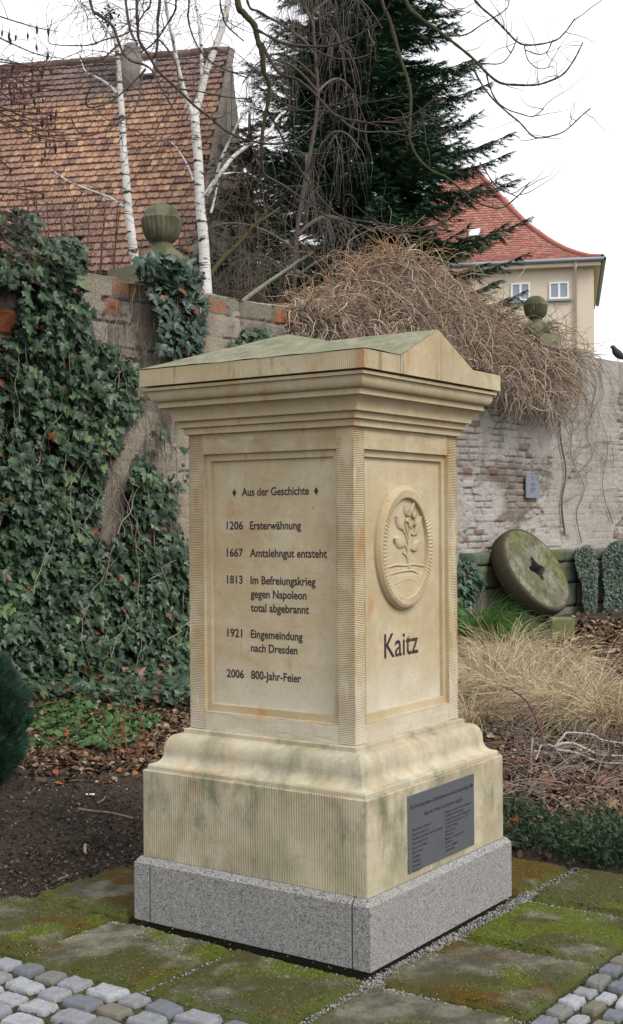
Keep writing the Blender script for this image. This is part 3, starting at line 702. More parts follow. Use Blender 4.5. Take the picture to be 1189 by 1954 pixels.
rleaf(-.01, .012, .085, .026, math.radians(165)); rleaf(-.018, .075, .075, .022, math.radians(140)); rleaf(.055, -.012, .07, .022, math.radians(30)); rleaf(.08, .05, .085, .020, math.radians(62))
for kk in range(6):
    an = math.radians(60*kk+20); rleaf(.042+.012*math.cos(an), .118+.012*math.sin(an), .034, .012, an, .017)
rleaf(.012, .125, .05, .010, math.radians(115)); rleaf(.052, .14, .045, .010, math.radians(75))
rl.out('medallion_relief', M['stone'], PANEL, True)
# steel plaque on the base
pq = MB(); Vp = []
u0, u1, w0, w1 = -.263, .269, .263, .556
for dd, ee in ((0, 0), (.004, 0), (.0048, .001)):
    Vp += [x1f(np.array(u), np.array(w), np.array(Bk+dd)) for u, w in ((u0+ee, w0+ee), (u1-ee, w0+ee), (u1-ee, w1-ee), (u0+ee, w1-ee))]
F = [(8, 9, 10, 11)]+[(i*4+j, i*4+(j+1) % 4, i*4+4+(j+1) % 4, i*4+4+j) for i in range(2) for j in range(4)]
pq.add(Vp, F); PLQ = pq.out('plaque', M['plaque'], MON, False); _LOC[PLQ.name] = (0, 0, 0)
dq = Bk+.0048
L_ = 'Spenden der Vereine;Bauernhof und Gut;Handwerk aus dem Dorf und Umland;Feuerwehr im Ort;Garten und Heim;Der Ortsrat;Gasthaus;Weinberg;Steinmetz;Kirchspiel'.split(';')
R2 = 'Bürger aus dem Dorf und Stadt;Familien und Freunde;Kleingarten und Siedlung e.V.;Landwirte am Bach und Tal;Schule am Berg;Sportverein;Gärtnerei;Mühle am Bach und Gut;Bäckerei;Chor und Musik;Baubetrieb'.split(';')
text_mesh('plaque_lettering', 'Die Errichtung dieses Gedenksteines wurde durch tatkräftige Hilfe', PLQ, x1f, -.252, .258, .503, .0155, M['plaque_letter'], dq, .008, .2)
text_mesh('plaque_lettering', 'folgender Förderer und Spender möglich', PLQ, x1f, -.145, .165, .463, .0135, M['plaque_letter'], dq, .008, .2)
for j, s_ in enumerate(L_): text_mesh('plaque_lettering', s_, PLQ, x1f, -.236, -.236+.0075*len(s_), .437-.0172*j-.02, .0098, M['plaque_letter'], dq, .008, .2)
for j, s_ in enumerate(R2): text_mesh('plaque_lettering', s_, PLQ, x1f, .022, .022+.0075*len(s_), .437-.0152*j, .0092, M['plaque_letter'], dq, .008, .2)
#---PART3---
# ------------------------------------------------------------------ boundary wall
WA = math.radians(82); WD = np.array([math.cos(WA), math.sin(WA), 0]); WN = np.array([math.sin(WA), -math.cos(WA), 0]); WP = np.array([-5.6, 4.2, 0.0])
def wl(s, z, d=0.0):
    s = np.asarray(s, float)[..., None]; z = np.asarray(z, float)[..., None]; d = np.asarray(d, float)[..., None]
    return WP + WD*s + WN*d + np.array([0, 0, 1.0])*z
def wpix(px, py, d=0.0):
    q = onplane(px, py, WP+WN*d, WN); return float((q-WP)@WD), float(q[2])
WALL = thing('boundary_wall', 'long old masonry wall of plastered stone and brick behind the memorial', 'wall', wl(0, 0))
_LOC['boundary_wall'] = tuple(wl(0, 0))
s0, s1, zt = -6.0, 17.0, 4.0
ds = .018; ns = int((s1-s0)/ds); nz = int(4.3/.0125)
Sg, Zg = np.meshgrid(np.linspace(s0, s1, ns), np.linspace(-.2, 1, nz)*1.0)
top_s = lambda s: 3.98 + .05*(vn(s*1.7, s*0, 3)-.5) + .06*(vn(np.floor(s/.42), s*0, 8)-.5)*(s < 5)
Tt = (Zg+.2)/1.2; Zg = -.2+Tt*(top_s(Sg)+.2)
def courses(S, Z, L, H, seed):
    """irregular coursed masonry: per-point block colour id, distance to joint, block offset"""
    Zw = Z+.03*(fbm(S*1.2, Z*1.2, seed)-.5)+.012*(fbm(S*6, Z*6, seed+1)-.5); Sw = S+.02*(fbm(S*5, Z*5, seed+2)-.5)
    r = np.floor(Zw/H); fr_ = Zw/H-r; off = _h(r, r*0+7, seed)*L; LL = L*(.75+.5*_h(r, r*0+3, seed))
    q = np.floor((Sw+off)/LL); fq = (Sw+off)/LL-q
    e = np.minimum(np.minimum(fr_, 1-fr_)*H, np.minimum(fq, 1-fq)*LL*.55)
    return _h(q, r, seed+5), _h(q, r, seed+9), e
a1, b1, e1 = courses(Sg, Zg, .46, .235, 11)                 # larger blocks, left
a2, b2, e2 = courses(Sg, Zg, .255, .088, 13)                # brick, right
big = sstep(.40, .50, fbm(Sg*.9, Zg*.9, 61)+.32*(Zg > 2.6)*(Sg < 5)-.2*(Sg > 5)-.15*((Zg < 2.3) & (Sg > .4)))*(Sg < 6.0)
a_ = np.where(big > .5, a1, a2); bb = np.where(big > .5, b1, b2); e_ = np.where(big > .5, e1, e2)
plas = fbm(Sg*.75+3, Zg*.9, 42, 5) + .10*(fbm(Sg*6, Zg*6, 43)-.5)
plas = plas + .05*(fbm(Sg*16, Zg*20, 44)-.5)*2 + .16*sstep(2.5, 0, np.abs(Sg-.3))*sstep(.4, 1.6, Zg)*(Zg < 2.6) + .05*(Sg > 7.4)
pm = sstep(.53, .565, plas)                                 # 1 where render still covers the stones
jw = np.where(big > .5, .013, .011)
rec = sstep(0, 1, e_/jw/1.6)
rec = 1-(1-rec)*np.where(Sg > 5.2, sstep(.40, .58, fbm(Sg*3.1, Zg*4.5, 33)), 1.0)
d = -.024*(1-rec) + (bb-.5)*.022 + .012*(fbm(Sg*9, Zg*9, 5)-.5) + .009*(fbm(Sg*26, Zg*26, 6)-.5)
d = d*(1-pm) + pm*(.014+.014*(fbm(Sg*4, Zg*4, 15)-.5)+.005*(fbm(Sg*24, Zg*24, 16)-.5)-.006*(1-rec))
brk = mixc((0.20, 0.17, 0.14), (0.31, 0.275, 0.23), a_)                                    # sandy blocks
red = np.array((0.34, 0.115, 0.055)); brown = np.array((0.16, 0.10, 0.075))
leftc = mixc(brk, red, (bb > .86)*1.0*(Sg < 5.5)); leftc = mixc(leftc, brown, (((a_ > .35) & (a_ < .62)) & (big < .5))*.8)
wash = sstep(.33, .62, fbm(Sg*1.4, Zg*2.2, 83, 5)+.25*(fbm(Sg*9, Zg*9, 84)-.5)+.07)          # worn whitewash on the brick, right
rightc = mixc((0.12, 0.095, 0.08), (0.28, 0.235, 0.20), a_); rightc = mixc(rightc, (0.42, 0.395, 0.365), wash*.9)
rightc = mixc(rightc, (0.17, 0.085, 0.06), ((bb > .955) & (pm < .5))*.7)
blk = mixc(leftc, rightc, sstep(4.6, 6.0, Sg+.8*(fbm(Sg*2, Zg*2, 90)-.5)))
rightc = rightc*(.72+.6*fbm(Sg*13, Zg*13, 92, 3))[..., None]*(.8+.4*fbm(Sg*2.2, Zg*3.5, 94))[..., None]
topband = sstep(2.95, 3.25, Zg+.35*(fbm(Sg*1.1, Zg, 95)-.5))*(Sg > 8); blk = mixc(blk, mixc((0.225, 0.165, 0.125), (0.31, 0.25, 0.20), a_), topband*.85)
mort = mixc((0.20, 0.175, 0.145), (0.30, 0.28, 0.25), sstep(5, 6, Sg)); blk = mixc(mort*.7, blk, .15+.85*rec)
plc = mixc((0.27, 0.235, 0.185), (0.36, 0.315, 0.25), fbm(Sg*2.5, Zg*2.5, 97)); plc = mixc(plc, (0.37, 0.35, 0.32), sstep(5, 6, Sg)*.9)
cc = mixc(blk, plc, pm*.9)
st = fbm(Sg*7, Zg*.8, 99, 4); cc = mixc(cc, (0.16, 0.14, 0.12), .5*sstep(.5, .7, st)*sstep(1.5, 3.8, Zg))
for xa, ya, xb, yb in ((215, 530, 262, 567), (202, 569, 229, 600), (396, 568, 432, 598), (297, 812, 318, 838), (-20, 548, 14, 566), (330, 760, 352, 778)):
    (sa, za), (sb_, zb) = wpix(xa, ya), wpix(xb, yb); ein = np.minimum(np.minimum(Sg-sa, sb_-Sg), np.minimum(za-Zg, Zg-zb))+.03*(fbm(Sg*9, Zg*9, 12)-.5)
    cc = mixc(cc, mixc((0.27, 0.10, 0.05), (0.36, 0.15, 0.085), fbm(Sg*12, Zg*12, 71)), sstep(-.004, .008, ein)*.95); cc = mixc(cc, (0.10, 0.085, 0.07), .7*sstep(.016, .004, np.abs(ein+.012)))
cc = mixc(cc, (0.20, 0.195, 0.14), .55*sstep(3.75, 3.98, Zg+.12*(fbm(Sg*6, Zg*6, 98)-.5))*(Sg < 8))
Vg = wl(Sg, Zg, d); idx = np.arange(Sg.size).reshape(Sg.shape); a = idx[:-1, :-1]
F = np.stack([a, idx[:-1, 1:], idx[1:, 1:], idx[1:, :-1]], -1).reshape(-1, 4)
build('masonry', Vg.reshape(-1, 3), F, M['wall'], WALL, cc.reshape(-1, 3))
# top and back of the wall, rough coping
nt_ = 9; Dd = np.linspace(0, -.46, nt_); St = np.linspace(s0, s1, 600)
zz = top_s(St)[:, None] + .05*np.sin(np.linspace(0, math.pi, nt_))[None] + .02*(fbm(St[:, None]*6, Dd[None]*9, 14)-.5)
zz[:, 0] = top_s(St)-.004; zz[:, -1] = -.2; zz[:, -2] = top_s(St)
dd = np.tile(Dd, (600, 1)); dd[:, 0] = -.004; dd[:, -1] = -.46
Vt = wl(np.tile(St[:, None], (1, nt_)), zz, dd); ct = mixc((0.17, 0.155, 0.12), (0.24, 0.22, 0.17), fbm(St[:, None]*3, Dd[None]*8, 18))
idx = np.arange(600*nt_).reshape(600, nt_); a = idx[:-1, :-1]
build('coping', Vt.reshape(-1, 3), np.stack([a, idx[1:, :-1], idx[1:, 1:], idx[:-1, 1:]], -1).reshape(-1, 4), M['moss_stone'], WALL, ct.reshape(-1, 3))
# projecting plinth courses along the right half, mossy blocks
mb = MB(); z = .05
for row, H in enumerate((.34, .33, .30, .17)):
    s = 5.6+rng.uniform(0, .4)
    while s < 16:
        L = rng.uniform(.5, .95); pr_ = .24-.015*row+rng.uniform(-.02, .02) + (.05 if row == 3 else 0)
        n = 8; u = np.linspace(0, 1, n); U, Vv = np.meshgrid(u, u)
        e = np.minimum(np.minimum(U, 1-U)*L, np.minimum(Vv, 1-Vv)*H); dd = pr_ - .02*(1-sstep(0, .02, e)) + .02*(fbm(U*3+s, Vv*2, row)-.5)
        ss = s+.006+(L-.012)*U; z2 = z+.006+(H-.012)*Vv
        P = wl(ss, z2, dd); g_ = fbm(ss*2.2, z2*3, 120); c = mixc((0.075, 0.075, 0.058), (0.16, 0.16, 0.13), fbm(ss*1.3, z2*2, 122))
        c = mixc(c, (0.085, 0.105, 0.030), sstep(.54, .68, g_)*.75); c = mixc(c, (0.09, 0.12, 0.10), sstep(.55, .7, fbm(ss*3, z2*3, 125))*.7)
        ring = np.concatenate([np.arange(n), np.arange(1, n)*n+n-1, n*n-1-np.arange(1, n), (n-1-np.arange(1, n-1))*n])
        top = P.reshape(-1, 3); low = top[ring]-WN*(pr_+.02); idx = np.arange(n*n).reshape(n, n); a = idx[:-1, :-1]
        F = np.stack([a, idx[:-1, 1:], idx[1:, 1:], idx[1:, :-1]], -1).reshape(-1, 4); k = len(ring); q = np.arange(k); q2 = (q+1) % k
        mb.add(np.vstack([top, low]), np.vstack([F, np.stack([ring[q], n*n+q, n*n+q2, ring[q2]], -1)]), np.vstack([c.reshape(-1, 3), c.reshape(-1, 3)[ring]]))
        s += L
    z += H
mb.out('plinth_course', M['moss_stone'], WALL)

# stone ball finials on their piers
def make_pier(px, ptop, pball, scale, full):
    s, zc_ = wpix(px, ptop, .0)
    base = wl(s, 0, -.18); zt_ = zc_
    t = WALL
    mb = MB(); w = .30*scale
    A = WD*w*2; B = WN*.62*scale
    o = wl(s, 0, (-.645 if full else -.535)*scale) - WD*w
    for z0, z1, ex, c in ((0 if full else 3.7, zt_-.30, 0.0, (0.15, 0.105, 0.075)), (zt_-.30, zt_-.12, .03, (0.16, 0.155, 0.10))):
        mb.obox(o-WD*ex-WN*ex+np.array([0, 0, z0]), A+WD*2*ex, B+WN*2*ex, np.array([0, 0, z1-z0]), c)
    P = mb.out('pier', M['moss_stone'], t, False); _LOC[P.name] = (0, 0, 0)
    cx, cy_ = (wl(s, 0, -.19*scale))[:2]; k = scale
    prof = [(.27, -.12), (.27, -.04), (.24, 0), (.18, .05), (.125, .09), (.11, .13), (.10, .135), (.125, .15), (.165, .19), (.195, .25), (.207, .32), (.214, .375), (.212, .392), (.197, .396), (.190, .402), (.184, .43), (.166, .475), (.13, .515), (.08, .54), (.03, .548), (0.001, .549)]
    mb = MB(); V = lathe(mb, [(r*k, zt_+h*k) for r, h in prof], cx, cy_, 96)
    th = np.arange(96); Vv = mb.V[0].reshape(len(prof), 96, 3); ctr = np.array([cx, cy_, 0])
    for i, (r, h) in enumerate(prof):
        if .16 < h < .38:
            f = 1-.085*np.abs(np.sin(th*np.pi/4))**3*sstep(.16, .21, h); Vv[i, :, :2] = ctr[:2]+(Vv[i, :, :2]-ctr[:2])*f[:, None]
    mb.V[0] = Vv.reshape(-1, 3); nz_ = fbm(Vv[..., 0]*9+Vv[..., 1]*7, Vv[..., 2]*6, 9)
    mb.C = [mixc((0.060, 0.066, 0.036), (0.125, 0.12, 0.08), sstep(.3, .7, nz_)).reshape(-1, 3)]
    mb.out('finial', M['moss_stone'], P)
    return s
PS = make_pier(332, 485, 382, .98, True)
make_pier(1040, 622, 572, .80, False)

# ------------------------------------------------------------------ sign on the wall
s_, z_ = wpix(1015, 928, .03); SG = thing('wall_sign', 'small blue grey information plate fixed to the whitewashed brick wall', 'sign', wl(s_, z_, .03))
mb = MB(); w, h = .165, .160
mb.obox(wl(s_, z_, .03)-WD*w-np.array([0, 0, h]), WD*2*w, WN*.018, np.array([0, 0, 2*h])); mb.out('plate', M['signplate'], SG, False)
mb = MB()
for j, (zz_, a0, a1) in enumerate([(.12, -.05, .05), (.085, -.03, .03), (.03, -.06, .06), (.01, -.05, .055), (-.03, -.06, .05), (-.05, -.055, .06), (-.075, -.06, .02)]):
    u = a0
    while u < a1:
        L = random.uniform(.012, .03); mb.obox(wl(s_+u, z_+zz_, .0485), WD*min(L, a1-u), WN*.001, np.array([0, 0, .009])); u += L+.006
mb.out('lettering', M['plaque_letter'], SG, False)

# ------------------------------------------------------------------ millstone leaning on the wall, stone block before it
ax = unit(RT*.63 + UP*.53 - FW*.57); mc = at(1012, 1094, 16.6)
mxa = unit(np.cross(np.array([0, 0, 1.0]), ax)); mya = np.cross(ax, mxa)
R0, TH_ = .62, .25
mb = MB(); nA = 96; th = np.linspace(0, 2*np.pi, nA, endpoint=False)
hole = lambda t: .105+.060*np.clip(np.cos(2*t)**2*2-.9, 0, 1)          # cross-shaped eye
rings = []
for r, h in ((None, -.10), (None, TH_/2-.008), (1.12, TH_/2)): 
    rr_ = hole(th)*(r or 1); rings.append((rr_, np.full(nA, h)))
for r in np.linspace(.25, R0-.03, 12): rings.append((np.full(nA, r), TH_/2+.008*(fbm(r*14*np.cos(th)+9, r*14*np.sin(th)+9, 3)-.5)))
for r, h in ((R0-.012, TH_/2-.006), (R0, TH_/2-.03), (R0+.006, 0), (R0-.004, -TH_/2+.03), (R0-.03, -TH_/2), (.2, -TH_/2), (.01, -TH_/2)): rings.append((r*(1+.012*(fbm(np.cos(th)*3+4, np.sin(th)*3+4, 8)-.5)), np.full(nA, h)))
V = np.stack([mc+(rr_*np.cos(th))[:, None]*mxa+(rr_*np.sin(th))[:, None]*mya+h[:, None]*ax for rr_, h in rings])
idx = np.arange(len(rings)*nA).reshape(len(rings), nA); a = idx[:-1]; b_ = idx[1:]
lx = V@mxa*4; ly = V@mya*4
c = mixc((0.095, 0.093, 0.058), (0.17, 0.165, 0.12), sstep(.3, .7, fbm(lx*1.6, ly*1.6, 55, 5))); c = mixc(c, (0.095, 0.105, 0.035), sstep(.48, .66, fbm(lx*.8+4, ly*.8, 57))*.8); c = mixc(c, (0.055, 0.052, 0.035), .6*sstep(.56, .68, fbm(lx*4, ly*4, 59))); c = c*(.55+.9*fbm(lx*11, ly*11, 60, 3))[..., None]
sidec = mixc((0.055, 0.050, 0.032), (0.065, 0.042, 0.034), sstep(.4, .6, fbm(lx, ly, 58))); c[14:] = sidec[14:]
c[:2] = (0.05, 0.045, 0.04)
mb.add(V.reshape(-1, 3), np.stack([a, np.roll(a, -1, 1), np.roll(b_, -1, 1), b_], -1).reshape(-1, 4), c.reshape(-1, 3))
tag(mb.out('millstone', M['moss_stone']), 'round mossy millstone with a cross shaped eye leaning against the wall', 'millstone')
bx = at(1075, 1232, 14.2); bx[2] = gz(bx[0], bx[1])
mb = MB(); n = 9; u = np.linspace(0, 1, n)
mb.obox(bx-RT*.13-np.array([0, 0, .1]), RT*.26, -np.cross(RT, [0, 0, 1])*.22, np.array([0, 0, .33])+0*RT, (0.135, 0.14, 0.065))
o = mb.out('stone_block', M['moss_stone'], None, False); bv = o.modifiers.new('b', 'BEVEL'); bv.width = .02; bv.segments = 2
tag(o, 'squared mossy stone block standing below the millstone', 'stone block')

# bird
s_, z_ = wpix(1180, 693, -.2); b0 = wl(s_, float(top_s(np.array(s_)))+.045, -.2)
fd = unit(-RT*.8-FW*.3)
P = np.array([b0+fd*x+np.array([0, 0, z]) for x, z in ((-.17, .03), (-.11, .055), (-.06, .085), (0, .12), (.05, .16), (.075, .20), (.095, .225), (.115, .228), (.15, .222))]); Rr = np.array([.012, .022, .05, .064, .058, .04, .036, .026, .004])
V, F = tubes(P[None], Rr[None], 10); mb = MB(); mb.add(V, F, (0.03, 0.03, 0.04))
for q in (-.02, .02):
    side = np.cross(fd, [0, 0, 1]); L = np.array([b0+side*q+fd*.0+np.array([0, 0, z]) for z in (.08, .04, -.005)]); V, F = tubes(L[None], np.array([[.007, .005, .005]]), 5); mb.add(V, F, (0.08, 0.05, 0.03))
tag(mb.out('bird', M['bird']), 'small dark bird perched on top of the wall at the right edge', 'bird')

# ------------------------------------------------------------------ tiled roofs
def tiles(Pf, umin, umax, nrows, expo, tw, keep, colf, lift=.022):
    """beaver-tail tiles: Pf(u,v)->point on the roof, normal by difference"""
    cV = []; cF = []; cC = []; n0 = 0
    us = np.arange(umin, umax, tw)
    U, R_ = np.meshgrid(us, np.arange(nrows)); U = U + (R_ % 2)*tw/2; U = U.ravel(); R_ = R_.ravel(); v = R_*expo
    k = keep(U+tw/2, v); U, v, R_ = U[k], v[k], R_[k]; n = len(U)
    out = np.array([(0, 1.25), (1, 1.25), (1, .15), (.86, .04), (.5, 0), (.14, .04), (0, .15)])*np.array([tw*.965, expo])
    hj = rng.uniform(.7, 1.25, n)
    low = np.array([0, 0, 1, 1, 1, 1, 1.0])
    uu = U[:, None]+out[None, :, 0]+rng.uniform(-.006, .006, (n, 1)); vv = v[:, None]+out[None, :, 1]+rng.uniform(-.012, .012, (n, 1))*.6
    P0 = Pf(uu, vv); du = Pf(uu+.01, vv)-P0; dv = Pf(uu, vv+.01)-P0; nr_ = unit(np.cross(du, dv)); nr_ = nr_*np.sign(nr_[..., 2:3])
    T = P0+nr_*(lift*low[None]*hj[:, None]+.004)[..., None]; Bq = P0[:, 2:7]+nr_[:, 2:7]*.001
    V = np.concatenate([T, Bq], 1).reshape(-1, 3); base = (np.arange(n)*12)[:, None, None]
    tf = np.array([(0, 6, 2), (0, 2, 1), (6, 5, 2), (5, 3, 2), (5, 4, 3)])
    sf = np.array([(2, 3, 8, 7), (3, 4, 9, 8), (4, 5, 10, 9), (5, 6, 11, 10)])
    C = np.repeat(colf(U, v, R_), 12, 0)
    return V, [(tf[None]+base).reshape(-1, 3), (sf[None]+base).reshape(-1, 4)], C
# house on the left: big weathered roof
D0 = 25.0
RR = at(438, 99, D0); RL = at(0, 128, 25.95); RL[2] = RR[2]
E0 = at(366, 512, 21.2); ud = unit(RL-RR)*1.0; ud[2] = 0; ud = unit(ud); vd = RR-E0; SL = np.linalg.norm(vd); vd = vd/SL
HL = thing('tiled_house', 'old house with a huge weathered orange brown tile roof behind the birches', 'house', (*E0[:2], 0)); _LOC['tiled_house'] = (E0[0], E0[1], 0)
Lr = 9.0
Pf = lambda u, v: E0 + np.asarray(u)[..., None]*ud + np.asarray(v)[..., None]*vd
nrow = int(SL/.185)+1; ex = SL/(nrow-.2)
def colL(u, v, r):
    n = len(u); t = fbm(u*.7, v*.9, 200, 4); q = rng.random(n)
    c = mixc((0.235, 0.132, 0.090), (0.315, 0.187, 0.126), rng.random(n)); c = mixc(c, (0.39, 0.265, 0.155), (q < .14)*.75); c = mixc(c, (0.165, 0.100, 0.085), sstep(.36, .62, t)*.75)
    c = mixc(c, (0.13, 0.08, 0.07), (q > .88)*.8); c = mixc(c, (0.145, 0.105, 0.10), sstep(.72, .98, v/SL+.25*(fbm(u*1.5, v, 203)-.5))*.8)
    stn = ((u > 1.75) & (u < 2.75))*sstep(SL-1.9, SL-.7, v); return mixc(c, (0.085, 0.075, 0.075), stn*.8)
V, Fl, C = tiles(Pf, 0, Lr, nrow, ex, .118, lambda u, v: (u < Lr) & (v < SL-.05), colL, .042)
RF = build('roof', V, Fl, M['tile'], HL, C, False); _LOC[RF.name] = (0, 0, 0)
mb = MB()                                                     # boarding below the tiles, ridge tiles, the far slope
rn = np.cross(ud, vd); rn = rn*np.sign(rn[2])
mb.obox(E0-vd*.02-rn*.06, ud*Lr, vd*(SL+.02), rn*.05, (0.06, 0.05, 0.045))
hd = unit(np.array([vd[0], vd[1], 0])); E1 = RR + hd*(RR-E0)@hd; E1 = E1*1.0; bk = RR + hd*float((RR-E0)@hd); bk[2] = E0[2]
mb.add([RR, RR+ud*Lr, bk+ud*Lr, bk], [(0, 1, 2, 3)], (0.2, 0.11, 0.08)); mb.out('roof_boarding', M['tile'], RF, False)
rdg = MB()
for i in range(int(Lr/.36)):
    P = RR+ud*(i*.36); t = np.linspace(0, 1, 4); V, F = tubes((P+np.outer(t, ud*.40)+np.array([0, 0, .01]))[None], np.array([[.10, .11, .115, .12]]), 8); rdg.add(V, F, np.array((0.13, 0.085, 0.075))*rng.uniform(.7, 1.3))
rdg.out('ridge_tile_row', M['tile'], RF)
gb = MB()                                                     # weathered gable end
g0, g1, g2 = E0.copy(), bk.copy(), RR.copy(); eaz = E0[2]
nb = 26
for i in range(nb):
    t0, t1 = i/nb, (i+.93)/nb
    for ta, tb in ((t0, t1),):
        A = g0+(g1-g0)*ta; B = g0+(g1-g0)*tb; za = eaz+(RR[2]-eaz)*(1-abs(2*ta-1))-.06; zb = eaz+(RR[2]-eaz)*(1-abs(2*tb-1))-.06
        off = -ud*.03*(1+.3*(i % 2)); cA = mixc((0.115, 0.10, 0.085), (0.19, 0.17, 0.145), np.array(rng.random()))
        gb.add([np.array([*A[:2], 0])+off, np.array([*B[:2], 0])+off, np.array([*B[:2], zb])+off, np.array([*A[:2], za])+off, np.array([*A[:2], 0])+ud*.1, np.array([*B[:2], 0])+ud*.1, np.array([*B[:2], zb])+ud*.1, np.array([*A[:2], za])+ud*.1], [(0, 1, 2, 3), (1, 5, 6, 2), (4, 0, 3, 7), (5, 4, 7, 6), (3, 2, 6, 7)], cA)
gb.out('gable_wall', M['gable'], HL, False)
mb = MB(); mb.obox(np.array([*E0[:2], 0])+hd*.3, ud*Lr, hd*.25, np.array([0, 0, eaz-.1]), (0.4, 0.36, 0.3)); mb.out('house_wall', M['gable'], HL, False)
vg = MB(); V, F = tubes(np.stack([E0-ud*.04, RR-ud*.04+np.array([0, 0, .02])])[None], np.array([[.07, .07]]), 6); vg.add(V, F, (0.15, 0.13, 0.11)); vg.out('verge', M['gable'], RF)
ch = MB(); cp = at(246, 112, 24.75); ch.obox(cp-ud*-.19-np.array([0, 0, .9])-hd*.0, -ud*.38, hd*.45, np.array([0, 0, 1.02]), (0.16, 0.135, 0.12))
V = lathe(ch, [(.20, cp[2]+.1), (.205, cp[2]+.2), (.17, cp[2]+.30), (.1, cp[2]+.37), (.001, cp[2]+.39)], *(cp[:2]+hd[:2]*.22), 12, (0.14, 0.125, 0.12)); ch.out('chimney', M['tile'], RF)
skp = Pf(np.array(1.42), np.array(SL-.75)); nrm = unit(np.cross(vd, ud)); nrm = nrm if nrm[2] > 0 else -nrm
sk = MB(); sk.obox(skp+nrm*.02, ud*.46, vd*.5, nrm*.10, (0.10, 0.10, 0.11)); SK = sk.out('skylight', M['tile'], RF, False); _LOC[SK.name] = (0, 0, 0); sg = MB(); sg.obox(skp+nrm*.125+ud*.04+vd*.04, ud*.38, vd*.42, nrm*.006); sg.out('skylight_pane', M['white'], SK, False)
_pk = E0+0*ud

# red-roofed house on the right
Dr = 50.0
c0 = at(1150, 492, Dr); eL = at(900, 503.5, Dr*1.003); eL[2] = c0[2]
# lay the eave level: solve the depth that puts the left eave point at the same height
q = ray(900, 503.5); eL = CAM + q*((c0[2]-CAM[2])/q[2])
ue = eL-c0; ue[2] = 0; ue = unit(ue); ve = np.array([-ue[1], ue[0], 0]); ve = ve if ve@FW > 0 else -ve     # ve: into the house
HR = thing('cream_house', 'cream rendered house with a red bell-cast hipped roof behind the wall', 'house', (*c0[:2], 0)); _LOC['cream_house'] = (c0[0], c0[1], 0)
px2m = Dr/FPX
hv = np.array([0, .5, 1.2, 2.0, 2.9, 3.7, 4.6, 5.4]); zv = np.array([0, .14, .50, 1.12, 2.02, 3.02, 4.25, 5.35])
_sl = np.concatenate([[0], np.cumsum(np.hypot(np.diff(hv), np.diff(zv)))])
Ht = lambda v: np.interp(v, _sl, hv); Zt = lambda v: np.interp(v, _sl, zv); WH = 11.5
Pr = lambda u, v: c0 + np.asarray(u)[..., None]*ue + Ht(v)[..., None]*ve + Zt(v)[..., None]*np.array([0, 0, 1.0])
def colR(u, v, r):
    n = len(u); c = mixc((0.25, 0.105, 0.084), (0.32, 0.145, 0.115), rng.random(n)); return mixc(c, (0.38, 0.19, 0.14), (rng.random(n) < .12)*.7)
exR = .165; nR = int(_sl[-1]/exR)
V, Fl, C = tiles(Pr, 0, WH, nR, exR, .18, lambda u, v: (u > Ht(v)-.08) & (u < WH-Ht(v)+.08), colR, .032)
RF2 = build('roof', V, Fl, M['tile'], HR, C, False); _LOC[RF2.name] = (0, 0, 0)
mb = MB(); vs = np.linspace(0, _sl[-1], 16)
for fx_, col_ in ((lambda u, h: c0+ue*u+ve*h, None),):
    # under-sheets on the four sides and the hip at the visible corner
    dpth = 2*hv[-1]
    for v0, v1 in zip(vs[:-1], vs[1:]):
        h0, h1, z0, z1 = float(Ht(v0)), float(Ht(v1)), float(Zt(v0)), float(Zt(v1)); k = -.03
        def pt(u, h, z): return c0+ue*u+ve*h+np.array([0, 0, z+k])
        mb.add([pt(h0, h0, z0), pt(WH-h0, h0, z0), pt(WH-h1, h1, z1), pt(h1, h1, z1)], [(0, 1, 2, 3)])
        mb.add([pt(h0, h0, z0), pt(h1, h1, z1), pt(h1, dpth-h1, z1), pt(h0, dpth-h0, z0)], [(0, 1, 2, 3)])
        mb.add([pt(WH-h0, h0, z0), pt(WH-h0, dpth-h0, z0), pt(WH-h1, dpth-h1, z1), pt(WH-h1, h1, z1)], [(0, 1, 2, 3)])
        mb.add([pt(h0, dpth-h0, z0), pt(h1, dpth-h1, z1), pt(WH-h1, dpth-h1, z1), pt(WH-h0, dpth-h0, z0)], [(0, 1, 2, 3)])
mb.C = [np.tile((0.33, 0.12, 0.08), (mb.n, 1))]; mb.out('roof_boarding', M['tile'], RF2, False)
hp = MB(); P = np.array([c0+ue*Ht(v)+ve*Ht(v)+np.array([0, 0, Zt(v)+.04]) for v in vs]); V, F = tubes(P[None], np.full((1, 16), .11), 8); hp.add(V, F, (0.30, 0.115, 0.09)); hp.out('hip_tile_row', M['tile'], RF2)
ov = .42; wz = c0[2]-.22; w0_ = c0+ue*ov*.8+ve*ov; w0_[2] = 0; WHh = WH-2*ov; dp_ = 2*hv[-1]-2*ov
mb = MB(); mb.obox(w0_, ue*WHh, ve*dp_, np.array([0, 0, wz])); mb.out('house_wall', M['plaster'], HR, False)
mb = MB(); cb = c0.copy(); cb[2] = c0[2]-.26; mb.obox(cb+ue*.06+ve*.06, ue*(WH-.12), ve*(2*hv[-1]-.12), np.array([0, 0, .2])); mb.out('eaves_board', M['plaster'], HR, False)
gt = MB(); V, F = tubes(np.stack([c0-ve*.02-ue*.06, c0+ue*WH-ve*.02])[None]+np.array([0, 0, -.03]), np.array([[.085, .085]]), 8); gt.add(V, F)
V, F = tubes(np.stack([c0-ue*.06-ve*.05, c0-ue*.06+ve*11])[None]+np.array([0, 0, -.03]), np.array([[.085, .085]]), 8); gt.add(V, F); gt.out('gutter', M['zinc'], HR)
def wallpix(px, py): 
    q = onplane(px, py, w0_, -ve); return float((q-w0_)@ue), float(q[2])
